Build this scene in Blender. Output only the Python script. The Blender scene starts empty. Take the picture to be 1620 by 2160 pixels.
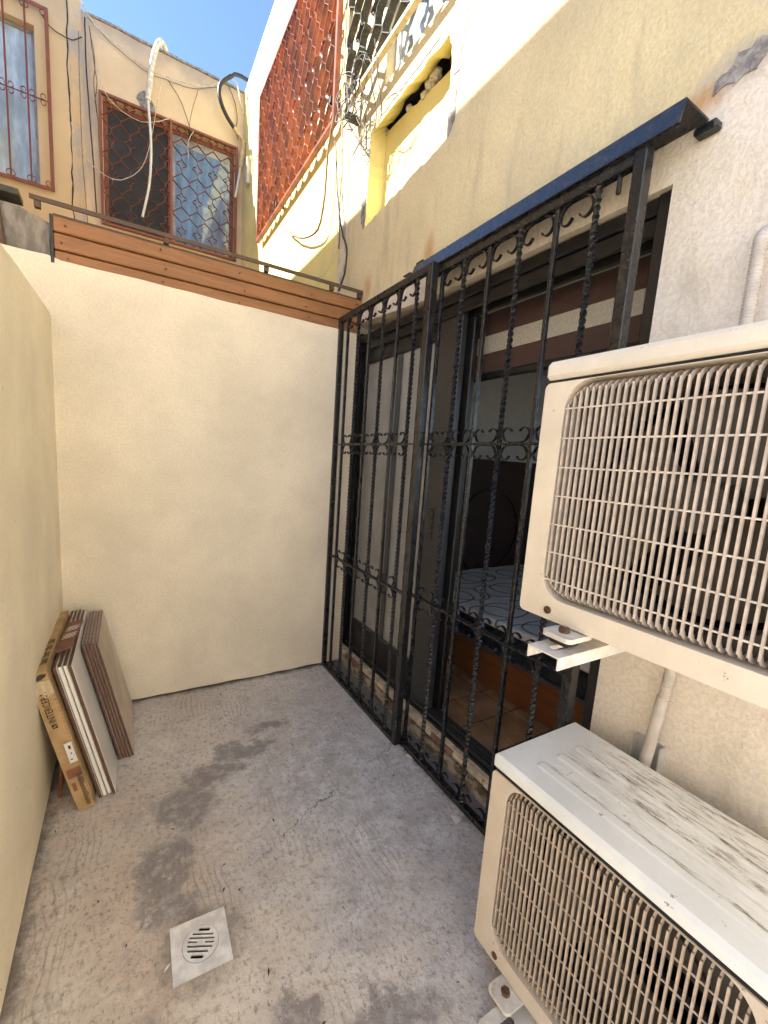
import bpy, bmesh, math, random
from mathutils import Vector, Matrix, noise as mnoise
random.seed(7)
S = bpy.context.scene
COL = S.collection
R = math.radians

# ------------------------------------------------------------------ camera, sky, sun, exposure
cd = bpy.data.cameras.new('camera'); cam = bpy.data.objects.new('camera', cd); COL.objects.link(cam)
cd.sensor_width = 36.0; cd.sensor_fit = 'AUTO'; cd.lens = 888.02 / 2160 * 36
cd.shift_x = 35.25 / 2160; cd.shift_y = 23.54 / 2160
cd.clip_start = 0.02; cd.clip_end = 500
cam.location = (-1.23868, -2.38599, 1.34047); cam.rotation_euler = (1.4263, -0.0638, -0.5137)
S.camera = cam

SUN = Vector((1.0, -0.36, -1.0)).normalized()          # direction in which the light travels
w = bpy.data.worlds.new('World'); S.world = w; w.use_nodes = True
nt = w.node_tree; nt.nodes.clear()
sk = nt.nodes.new('ShaderNodeTexSky'); sk.sky_type = 'NISHITA'; sk.sun_disc = False
sk.sun_elevation = math.asin(-SUN.z); sk.sun_rotation = math.atan2(-SUN.x, -SUN.y)
sk.altitude = 1600; sk.air_density = 1.0; sk.dust_density = 0.3; sk.ozone_density = 3.0
bg = nt.nodes.new('ShaderNodeBackground'); bg.inputs['Strength'].default_value = 0.065
wo = nt.nodes.new('ShaderNodeOutputWorld')
nt.links.new(sk.outputs[0], bg.inputs[0]); nt.links.new(bg.outputs[0], wo.inputs[0])
sl = bpy.data.lights.new('sun', 'SUN'); sl.energy = 3.0; sl.angle = R(0.5); sl.color = (1.0, 0.95, 0.85)
so = bpy.data.objects.new('sun', sl); COL.objects.link(so); so.location = (-6, 3, 9)
so.rotation_euler = SUN.to_track_quat('-Z', 'Y').to_euler()
S.view_settings.view_transform = 'Standard'; S.view_settings.look = 'None'
S.view_settings.gamma = 1.0; S.view_settings.exposure = 2.68; S.view_settings.use_curve_mapping = False
S.render.engine = 'CYCLES'
S.cycles.max_bounces = 10; S.cycles.diffuse_bounces = 6; S.cycles.transparent_max_bounces = 12

# ------------------------------------------------------------------ helpers: tags, meshes
def tag(o, label=None, cat=None, group=None, kind=None):
    if label: o['label'] = label
    if cat: o['category'] = cat
    if group: o['group'] = group
    if kind: o['kind'] = kind
    return o
def empty(name, loc, label, cat, group=None, rot=(0, 0, 0)):
    o = bpy.data.objects.new(name, None); COL.objects.link(o); o.location = loc; o.rotation_euler = rot
    o.empty_display_size = 0.05
    return tag(o, label, cat, group)
def copy_tree(o, parent=None):
    c = o.copy(); COL.objects.link(c); c.parent = parent
    for ch in list(o.children): copy_tree(ch, c)
    return c
WORLD = {}
def world_off(o):
    v = Vector((0, 0, 0))
    while o is not None: v = v + Vector(o.location); o = o.parent
    return v

class MB:
    """collects shapes and links them as one mesh object; coordinates are local to the parent"""
    def __init__(s): s.v = []; s.f = []; s.smooth = []
    def add(s, vs, fs, sm=False):
        n = len(s.v); s.v += [tuple(p) for p in vs]
        for f in fs: s.f.append([i + n for i in f]); s.smooth.append(sm)
        return s
    def box(s, a, b, c=0.0, M=None):
        """box from corner a to corner b with chamfer c; M transforms"""
        a, b = Vector(a), Vector(b)
        lo = Vector(map(min, a, b)); hi = Vector(map(max, a, b)); ce = (lo + hi) / 2; h = (hi - lo) / 2
        c = min(c, h.x * .45, h.y * .45, h.z * .45)
        if c <= 0:
            vs = [ce + Vector((sx * h.x, sy * h.y, sz * h.z)) for sx in (-1, 1) for sy in (-1, 1) for sz in (-1, 1)]
            fs = [(0, 1, 3, 2), (4, 6, 7, 5), (0, 4, 5, 1), (2, 3, 7, 6), (0, 2, 6, 4), (1, 5, 7, 3)]
        else:
            vs = []; idx = {}
            for sx in (-1, 1):
                for sy in (-1, 1):
                    for sz in (-1, 1):
                        for ax in range(3):
                            d = [h.x - c, h.y - c, h.z - c]; d[ax] = h[ax]
                            idx[(sx, sy, sz, ax)] = len(vs)
                            vs.append(ce + Vector((sx * d[0], sy * d[1], sz * d[2])))
            fs = []
            for sgn in (-1, 1):
                fs.append([idx[(sgn, a_, b_, 0)] for a_, b_ in ((-1, -1), (1, -1), (1, 1), (-1, 1))][::sgn])
                fs.append([idx[(a_, sgn, b_, 1)] for a_, b_ in ((-1, -1), (-1, 1), (1, 1), (1, -1))][::sgn])
                fs.append([idx[(a_, b_, sgn, 2)] for a_, b_ in ((-1, -1), (1, -1), (1, 1), (-1, 1))][::sgn])
            for s1 in (-1, 1):
                for s2 in (-1, 1):
                    fs.append([idx[(s1, s2, -1, 0)], idx[(s1, s2, 1, 0)], idx[(s1, s2, 1, 1)], idx[(s1, s2, -1, 1)]])
                    fs.append([idx[(s1, -1, s2, 0)], idx[(s1, 1, s2, 0)], idx[(s1, 1, s2, 2)], idx[(s1, -1, s2, 2)]])
                    fs.append([idx[(-1, s1, s2, 1)], idx[(1, s1, s2, 1)], idx[(1, s1, s2, 2)], idx[(-1, s1, s2, 2)]])
                    for s3 in (-1, 1): fs.append([idx[(s1, s2, s3, 0)], idx[(s1, s2, s3, 1)], idx[(s1, s2, s3, 2)]])
        if M is not None: vs = [M @ p for p in vs]
        return s.add(vs, fs)
    def tube(s, pts, r, n=8, caps=True, sm=True):
        pts = [Vector(p) for p in pts]; m = len(pts)
        rr = r if isinstance(r, (list, tuple)) else [r] * m
        up = Vector((0.31, 0.17, 0.93)); vs = []; fs = []
        t0 = (pts[1] - pts[0]).normalized(); u = t0.cross(up)
        if u.length < .1: u = t0.cross(Vector((1, 0, 0)))
        u.normalize()
        for i, p in enumerate(pts):
            t = (pts[min(i + 1, m - 1)] - pts[max(i - 1, 0)])
            t = t.normalized() if t.length > 1e-9 else t0
            u = (u - t * u.dot(t)); u.normalize(); v = t.cross(u)
            for k in range(n):
                a = 2 * math.pi * k / n
                vs.append(p + (u * math.cos(a) + v * math.sin(a)) * rr[i])
        for i in range(m - 1):
            for k in range(n):
                fs.append((i * n + k, i * n + (k + 1) % n, (i + 1) * n + (k + 1) % n, (i + 1) * n + k))
        s.add(vs, fs, sm)
        if caps: s.add(vs[:n], [list(range(n))[::-1]]); s.add(vs[-n:], [list(range(n))])
        return s
    def ribbon(s, path, t, d, fn, closed=False):
        """flat bar: 2D path, thickness t in the path plane, depth d across it; fn(a,b,c) -> 3D"""
        m = len(path); vs = []; fs = []
        for i, (a, b) in enumerate(path):
            p0 = path[i - 1] if (i > 0 or closed) else path[i]
            p1 = path[(i + 1) % m] if (i < m - 1 or closed) else path[i]
            dx, dy = p1[0] - p0[0], p1[1] - p0[1]; l = math.hypot(dx, dy) or 1
            nx, ny = -dy / l * t / 2, dx / l * t / 2
            vs += [fn(a + nx, b + ny, -d / 2), fn(a + nx, b + ny, d / 2), fn(a - nx, b - ny, d / 2), fn(a - nx, b - ny, -d / 2)]
        for i in range(m if closed else m - 1):
            j = (i + 1) % m
            for k in range(4): fs.append((i * 4 + k, i * 4 + (k + 1) % 4, j * 4 + (k + 1) % 4, j * 4 + k))
        if not closed: fs += [(3, 2, 1, 0), tuple(range(m * 4 - 4, m * 4))]
        return s.add(vs, fs)
    def cyl(s, p, q, r, n=16, r2=None):
        return s.tube([p, q], [r, r if r2 is None else r2], n)
    def build(s, name, m, parent=None, label=None, flip=True):
        me = bpy.data.meshes.new(name); me.from_pydata(s.v, [], s.f); me.update()
        bm = bmesh.new(); bm.from_mesh(me)
        if flip: bmesh.ops.recalc_face_normals(bm, faces=bm.faces)
        bm.to_mesh(me); bm.free()
        me.polygons.foreach_set('use_smooth', s.smooth)
        o = bpy.data.objects.new(name, me); COL.objects.link(o); o.parent = parent
        me.materials.append(m)
        if label: o['label'] = label
        return o
def catmull(P, k=6):
    P = [Vector(p) for p in P]; out = []
    for i in range(len(P) - 1):
        a = P[i - 1] if i else P[i] * 2 - P[i + 1]; b = P[i]; c = P[i + 1]
        d = P[i + 2] if i + 2 < len(P) else P[i + 1] * 2 - P[i]
        for j in range(k):
            t = j / k
            out.append(0.5 * ((2 * b) + (c - a) * t + (2 * a - 5 * b + 4 * c - d) * t * t + (3 * b - a - 3 * c + d) * t ** 3))
    out.append(P[-1]); return out
def fill(outer, holes, fn):
    """flat face with holes: polygons of 2D points, fn(a,b) -> 3D; returns verts, tris"""
    bm = bmesh.new(); ed = []
    for loop in [outer] + holes:
        vv = [bm.verts.new((p[0], p[1], 0)) for p in loop]
        for i in range(len(vv)): ed.append(bm.edges.new((vv[i], vv[(i + 1) % len(vv)])))
    bmesh.ops.triangle_fill(bm, use_beauty=True, use_dissolve=False, edges=ed)
    bm.verts.index_update()
    vs = [fn(v.co.x, v.co.y) for v in bm.verts]; fs = [[v.index for v in f.verts] for f in bm.faces]
    bm.free(); return vs, fs
def strip(loop, fn, d0, d1):
    """wall of depth along the third coordinate round a closed loop; fn(a,b,c)"""
    n = len(loop); vs = [fn(p[0], p[1], d0) for p in loop] + [fn(p[0], p[1], d1) for p in loop]
    return vs, [(i, (i + 1) % n, (i + 1) % n + n, i + n) for i in range(n)]
def rect(a0, a1, b0, b1): return [(a0, b0), (a1, b0), (a1, b1), (a0, b1)]
def rrect(a0, a1, b0, b1, r, k=6):
    out = []
    for cx, cy, st in ((a1 - r, b1 - r, 0), (a0 + r, b1 - r, 90), (a0 + r, b0 + r, 180), (a1 - r, b0 + r, 270)):
        for i in range(k + 1):
            t = R(st + 90 * i / k); out.append((cx + r * math.cos(t), cy + r * math.sin(t)))
    return out
def ragged(loop, step, amp, seed=0):
    """subdivide a polygon and push its points about"""
    rnd = random.Random(seed); out = []
    for i, p in enumerate(loop):
        q = loop[(i + 1) % len(loop)]; L = math.hypot(q[0] - p[0], q[1] - p[1]); n = max(1, int(L / step))
        for k in range(n):
            t = k / n; out.append((p[0] + (q[0] - p[0]) * t + rnd.uniform(-amp, amp), p[1] + (q[1] - p[1]) * t + rnd.uniform(-amp, amp)))
    return out

# ------------------------------------------------------------------ helpers: materials
class G:
    def __init__(s, name):
        s.m = bpy.data.materials.new(name); s.m.use_nodes = True; s.t = s.m.node_tree; s.t.nodes.clear()
        s.out = s.n('ShaderNodeOutputMaterial'); s.b = s.n('ShaderNodeBsdfPrincipled')
        s.l(s.b.outputs[0], s.out.inputs[0]); s.pos = s.n('ShaderNodeNewGeometry').outputs['Position']
    def n(s, t, **k):
        x = s.t.nodes.new(t)
        for a, b in k.items(): setattr(x, a, b)
        return x
    def l(s, a, b): s.t.links.new(a, b)
    def put(s, sock, v):
        if hasattr(v, 'is_output'): s.l(v, sock)
        else: sock.default_value = v
    def math(s, op, a, b=0.0, c=None, clamp=False):
        x = s.n('ShaderNodeMath', operation=op, use_clamp=clamp); s.put(x.inputs[0], a); s.put(x.inputs[1], b)
        if c is not None: s.put(x.inputs[2], c)
        return x.outputs[0]
    def vec(s, v, scale=(1, 1, 1), off=(0, 0, 0), rot=(0, 0, 0)):
        x = s.n('ShaderNodeMapping'); s.l(v, x.inputs[0]); x.inputs['Scale'].default_value = scale
        x.inputs['Location'].default_value = off; x.inputs['Rotation'].default_value = rot; return x.outputs[0]
    def noise(s, scale, detail=4, rough=.55, stretch=(1, 1, 1), off=(0, 0, 0), dist=0.0, v=None):
        x = s.n('ShaderNodeTexNoise'); x.inputs['Scale'].default_value = scale; x.inputs['Detail'].default_value = detail
        x.inputs['Roughness'].default_value = rough; x.inputs['Distortion'].default_value = dist
        s.l(s.vec(s.pos if v is None else v, stretch, off), x.inputs['Vector']); return x.outputs[0]
    def ramp(s, v, lo, hi, a=0.0, b=1.0, smooth=True):
        x = s.n('ShaderNodeMapRange', interpolation_type='SMOOTHSTEP' if smooth else 'LINEAR')
        s.put(x.inputs[0], v); x.inputs[1].default_value = lo; x.inputs[2].default_value = hi
        x.inputs[3].default_value = a; x.inputs[4].default_value = b; return x.outputs[0]
    def mix(s, f, a, b, mode='MIX'):
        x = s.n('ShaderNodeMix', data_type='RGBA', blend_type=mode); s.put(x.inputs[0], f)
        for sk_, v in ((x.inputs[6], a), (x.inputs[7], b)):
            if hasattr(v, 'is_output'): s.l(v, sk_)
            else: sk_.default_value = (v[0], v[1], v[2], 1)
        return x.outputs[2]
    def warp(s, scale, amt, detail=6):
        x = s.n('ShaderNodeTexNoise'); x.inputs['Scale'].default_value = scale; x.inputs['Detail'].default_value = detail; x.inputs['Roughness'].default_value = .68
        s.l(s.pos, x.inputs['Vector']); y = s.n('ShaderNodeVectorMath', operation='SUBTRACT'); s.l(x.outputs['Color'], y.inputs[0]); y.inputs[1].default_value = (.5, .5, .5)
        z = s.n('ShaderNodeVectorMath', operation='SCALE'); s.l(y.outputs[0], z.inputs[0]); z.inputs['Scale'].default_value = amt
        q = s.n('ShaderNodeVectorMath', operation='ADD'); s.l(s.pos, q.inputs[0]); s.l(z.outputs[0], q.inputs[1]); return q.outputs[0]
    def spot(s, c, r, edge=.5, nz=None, amt=.6, v0=None):
        """soft blob of radii r at c, its edge broken by noise"""
        v = s.vec(s.pos if v0 is None else v0, (1 / r[0], 1 / r[1], 1 / r[2]), (-c[0] / r[0], -c[1] / r[1], -c[2] / r[2]))
        x = s.n('ShaderNodeVectorMath', operation='LENGTH'); s.l(v, x.inputs[0]); d = x.outputs['Value']
        if nz is not None: d = s.math('ADD', d, s.math('MULTIPLY', s.math('SUBTRACT', nz, .5), amt * 2))
        return s.ramp(d, 1.0, 1.0 - edge, 0, 1)
    def xyz(s):
        x = s.n('ShaderNodeSeparateXYZ'); s.l(s.pos, x.inputs[0]); return x.outputs
    def bump(s, *hs):
        """hs: (height socket, strength, distance)"""
        prev = None
        for h, st, d in hs:
            x = s.n('ShaderNodeBump'); x.inputs['Strength'].default_value = st; x.inputs['Distance'].default_value = d
            s.l(h, x.inputs['Height'])
            if prev: s.l(prev, x.inputs['Normal'])
            prev = x.outputs[0]
        s.l(prev, s.b.inputs['Normal'])
    def fin(s, col, rough=.6, metal=0.0, spec=.5, coat=0.0):
        if hasattr(col, 'is_output'): s.l(col, s.b.inputs['Base Color'])
        else: s.b.inputs['Base Color'].default_value = (*col, 1)
        s.put(s.b.inputs['Roughness'], rough); s.b.inputs['Metallic'].default_value = metal
        s.b.inputs['Specular IOR Level'].default_value = spec
        if coat: s.b.inputs['Coat Weight'].default_value = coat; s.b.inputs['Coat Roughness'].default_value = .25
        return s.m

def m_plain(name, col, rough=.6, metal=0.0, var=.12, vs=9, bump=None, spec=.5, stretch=(1, 1, 1), dark=.75):
    g = G(name); n = g.noise(vs, 5, .6, stretch)
    c = g.mix(g.ramp(n, .35, .68, 0, 1), tuple(x * (1 - var) * dark / .75 for x in col), tuple(min(1, x * (1 + var)) for x in col))
    if bump: g.bump((g.noise(bump[0], 4, .6, stretch), bump[1], bump[2]))
    return g.fin(c, rough, metal, spec)

def m_stucco(name, col, col2=None, grain=1.0, stains=(), mask=None, dirt=.25, amp=1.0):
    """painted render: fine grain, trowel waves, faint stains. mask: (col, fn(g)->socket) second paint"""
    g = G(name)
    big = g.noise(1.7, 4, .6); med = g.noise(9, 5, .65); fine = g.noise(190 / grain, 3, .6); rid = g.noise(105 / grain, 5, .62, dist=.25)
    lo = tuple(x * .86 for x in col); hi = tuple(min(1, x * 1.07) for x in col)
    c = g.mix(g.ramp(big, .3, .7), lo, hi)
    if mask: c = g.mix(mask[1](g), c, mask[0])
    if col2: c = g.mix(g.ramp(g.noise(3.1, 5, .65, off=(4, 2, 7)), .50, .72, 0, .55), c, col2)
    c = g.mix(g.ramp(med, .58, .8, 0, dirt), c, tuple(x * .62 for x in col))
    c = g.mix(g.ramp(rid, .60, .40, 0, .16 * amp), c, tuple(x * .5 for x in col))  # dirt in the grain pits, darkened to make up for weak relief shading
    c = g.mix(g.ramp(fine, .58, .72, 0, .16 * amp), c, tuple(x * .45 for x in col))
    c = g.mix(g.ramp(g.noise(2.2, 6, .7, (1, 1, .35), off=(9, 4, 2)), .56, .72, 0, dirt * .8), c, tuple(x * .72 for x in col))
    c = g.mix(g.ramp(g.noise(34, 2, .5, off=(5, 1, 8)), .765, .80, 0, .6), c, tuple(x * .35 for x in col))
    for cc, f in stains: c = g.mix(f(g), c, cc)
    trow = g.noise(6, 3, .5, (1, 1, 1.3), dist=.4)
    g.bump((trow, .35 * amp, .02), (rid, .6 * amp, .0034 * grain), (fine, .35 * amp, .0016 * grain))
    return g.fin(c, .88, 0, .25)

def m_wood(name, col, axis=0, rough=.5, sc=1.0):
    g = G(name); st = [9, 9, 9]; st[axis] = .7; st = [x * sc for x in st]
    n = g.noise(3.2, 6, .65, st, dist=1.2); n2 = g.noise(14, 4, .6, st)
    c = g.mix(g.ramp(n, .3, .7), tuple(x * .74 for x in col), tuple(x * 1.1 for x in col))
    c = g.mix(g.ramp(n2, .62, .78, 0, .4), c, tuple(x * .4 for x in col))
    wear = g.noise(5, 6, .7); c = g.mix(g.ramp(wear, .58, .74, 0, .55), c, tuple(min(1, x * 1.15 + .05) for x in col)); c = g.mix(g.ramp(g.noise(2.6, 6, .7, off=(3, 9, 1)), .50, .70, 0, .45), c, tuple(x * .5 for x in col))
    g.bump((n2, .4, .002), (n, .3, .003)); return g.fin(c, rough, 0, .4)

def m_metal_paint(name, col, rough=.35, rust=0.0, rcol=(.16, .06, .025), dust=.0):
    g = G(name); n = g.noise(24, 5, .6); r = g.noise(13, 7, .7, off=(3, 1, 2))
    c = g.mix(g.ramp(n, .4, .65), tuple(x * .85 for x in col), tuple(x * 1.12 for x in col))
    if rust: c = g.mix(g.ramp(r, .62 - rust * .25, .72, 0, .9), c, rcol)
    if dust: c = g.mix(g.ramp(g.noise(40, 4, .7), .5, .75, 0, dust), c, (.25, .22, .19))
    ro = g.ramp(n, .3, .7, rough * .8, rough * 1.35)
    g.bump((g.noise(70, 3, .5), .10, .0008)); return g.fin(c, ro, 0, .5)

# ---- paints measured by eye from the photograph
CREAM = (.72, .575, .385)
def rust_spot(c, r, amt=.7):
    def f(g): return g.math('MULTIPLY', g.spot(c, r, .9, g.noise(16, 5, .7, (1, 1, .4)), .5), amt)
    return f
def new_paint(g):                              # lighter repaint right of the door, its edge runs off the track
    o = g.xyz(); nz = g.math('MULTIPLY', g.math('SUBTRACT', g.noise(14, 4), .5), .05)
    return g.math('MULTIPLY', g.ramp(g.math('ADD', o[2], nz), 2.285, 2.262, 0, 1), g.ramp(g.math('ADD', o[1], nz), -1.66, -1.70, 0, 1))
def lintel_paint(g):
    o = g.xyz(); return g.math('MULTIPLY', g.ramp(o[2], 2.23, 2.20, 0, 1), g.ramp(o[1], -1.74, -1.70, 0, 1))
def streaks(g):
    n = g.noise(5.5, 5, .65, (1, 1, .28), off=(1, 7, 3)); return g.ramp(n, .52, .74, 0, .42)
M = {}
M['house'] = m_stucco('render_ochre_cream', (.78, .665, .41), col2=(.68, .59, .42), grain=1.15, dirt=.35, amp=1.3,
    mask=((.85, .765, .665), lambda g: g.math('MAXIMUM', new_paint(g), g.math('MULTIPLY', lintel_paint(g), .85))),
    stains=[((.33, .29, .22), streaks), ((.46, .41, .36), lambda g: g.math('MULTIPLY', g.spot((0, -1.81, 2.29), (.3, .12, .07), .6, g.noise(22, 6, .75), .8), .6)), ((.50, .46, .38), lambda g: g.math('MULTIPLY', g.spot((0, -.73, 2.98), (.3, .10, .34), .6, g.noise(18, 6, .75), .8), .45)), ((.50, .22, .06), rust_spot((0, -.06, 2.35), (.2, .07, .11), .6)),
            ((.50, .22, .06), rust_spot((0, -.65, 2.32), (.2, .06, .12), .65)),
            ((.52, .27, .08), rust_spot((0, -1.73, 2.26), (.2, .09, .05), .8))])
M['backwall'] = m_stucco('render_cream', (.86, .77, .615), grain=1.0, dirt=.16, amp=1.1)
M['leftwall'] = m_stucco('render_warm_cream', (.91, .82, .645), grain=.9, dirt=.12, amp=.8)
M['neighbour'] = m_stucco('render_pale_yellow', (.86, .76, .34), grain=.7, dirt=.06, amp=.35)
M['orange'] = m_stucco('render_peach', (.81, .61, .40), col2=(.78, .65, .45), grain=.8, dirt=.16, amp=.6,
    stains=[((.38, .31, .27), lambda g: g.math('MULTIPLY', g.ramp(g.math('ADD', g.xyz()[2], g.math('MULTIPLY', g.noise(4, 6, .7), .5)), 5.42, 5.72, 0, 1), .8)),
            ((.42, .36, .32), lambda g: g.math('MULTIPLY', g.spot((-1.55, 3.2, 4.7), (.16, .4, .9), .7, g.noise(5, 6, .7, (1, 1, .5)), .9), .65)),
            ((.62, .44, .24), lambda g: g.math('MULTIPLY', g.ramp(g.xyz()[0], -1.62, -1.70, 0, 1), .55))])
M['yellow'] = m_stucco('recess_yellow_paint', (.76, .66, .30), grain=.9, dirt=.18, amp=.5)
M['cement'] = m_plain('raw_cement', (.30, .28, .27), .95, var=.35, vs=35, bump=(70, .9, .01))
M['cement_pale'] = m_plain('crumbled_plaster', (.55, .50, .43), .95, var=.3, vs=45, bump=(60, 1, .01))
M['darkvoid'] = m_plain('dark_cavity', (.045, .038, .034), .95)  # near-black colour for the dark inside holes, gaps and cracks
M['brick'] = m_plain('red_clay', (.25, .135, .105), .9, var=.3, vs=30, bump=(90, .6, .004))
M['sill_plaster'] = m_plain('worn_sill_plaster', (.60, .49, .36), .9, var=.25, vs=22, bump=(80, .8, .005))
M['black'] = m_metal_paint('black_gloss_paint', (.011, .012, .015), .24, rust=.12, rcol=(.05, .03, .022), dust=.14)
M['black2'] = m_metal_paint('black_satin_paint', (.013, .013, .015), .30, rust=.12, rcol=(.05, .03, .022), dust=.14)
M['doorframe'] = m_plain('dark_anodised', (.022, .021, .021), .38, .3, var=.2)
M['doorgrey'] = m_plain('charcoal_anodised', (.06, .06, .063), .4, .3, var=.15, vs=4)
def m_mottled(name, a, b_, rough):
    g = G(name); c = g.mix(g.ramp(g.noise(7, 5, .6, (1, 1, .5)), .38, .62), a, b_); c = g.mix(g.ramp(g.noise(40, 5, .7), .58, .72, 0, .5), c, tuple(x * .45 for x in a))
    g.bump((g.noise(60, 3), .15, .001)); return g.fin(c, rough, 0, .5)
M['redpaint'] = m_mottled('brick_red_paint', (.15, .048, .035), (.36, .10, .042), .42) if True else m_metal_paint('brick_red_paint', (.25, .062, .032), .42, rust=.0)
M['redpaint_dusty'] = m_metal_paint('rust_red_paint', (.27, .085, .045), .55, rust=.25, rcol=(.20, .07, .03), dust=.25)
M['darkred'] = m_metal_paint('oxblood_paint', (.22, .055, .035), .45, rust=.15)
M['railing'] = m_metal_paint('rusty_brown_iron', (.10, .062, .038), .6, rust=.5, rcol=(.17, .08, .035))
M['olive'] = m_metal_paint('olive_black_iron', (.045, .042, .030), .6, rust=.2, rcol=(.12, .09, .05), dust=.4)
M['paleiron'] = m_metal_paint('cream_painted_iron', (.62, .50, .28), .55, rust=.35, rcol=(.20, .12, .06))
M['plank'] = m_wood('orange_brown_plank', (.33, .15, .058), 0, .5)
M['bedwood'] = m_wood('bed_wood', (.23, .085, .03), 1, .45)
M['darkwood'] = m_wood('dark_wardrobe_wood', (.045, .02, .013), 0, .4)
M['room'] = m_plain('room_paint', (.74, .71, .65), .8, var=.05)
M['white'] = m_plain('white_plastic', (.72, .71, .68), .5, var=.08)
M['foam'] = m_plain('grubby_white_foam', (.74, .68, .58), .8, var=.22, vs=30, bump=(60, .8, .006))
M['tapebeige'] = m_plain('beige_wrap_tape', (.60, .44, .24), .6, var=.3, vs=40, bump=(80, .8, .004))
M['conduit'] = m_plain('pale_conduit', (.56, .51, .46), .5, var=.1, vs=20)
M['cable_black'] = m_plain('black_cable', (.03, .028, .028), .5, var=.3, vs=30)
M['cable_grey'] = m_plain('grey_cable', (.14, .12, .11), .6, var=.3, vs=30)
M['cable_pale'] = m_plain('pale_cable', (.66, .60, .50), .6, var=.25, vs=30)
M['cable_brown'] = m_plain('brown_cable', (.20, .12, .07), .6, var=.3, vs=30)
M['screwmetal'] = m_plain('rusty_bolt', (.14, .075, .05), .6, .6, var=.4, vs=60)
M['fanblade'] = m_plain('dusty_fan_plastic', (.085, .072, .056), .6, var=.2, vs=12)
M['coil'] = m_plain('dark_coil', (.02, .018, .016), .8, .2, var=.4, vs=40)
M['inner'] = m_plain('inner_sheet_metal', (.085, .075, .062), .6, .2, var=.15, vs=8)

# ------------------------------------------------------------------ SETTING: ground and patio floor
gm = m_plain('bare_ground', (.22, .19, .16), .95, var=.3, vs=2)
MB().add([(-200, -200, -.16), (200, -200, -.16), (200, 200, -.16), (-200, 200, -.16)], [(0, 1, 2, 3)]).build('ground', gm)['kind'] = 'structure'

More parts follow.
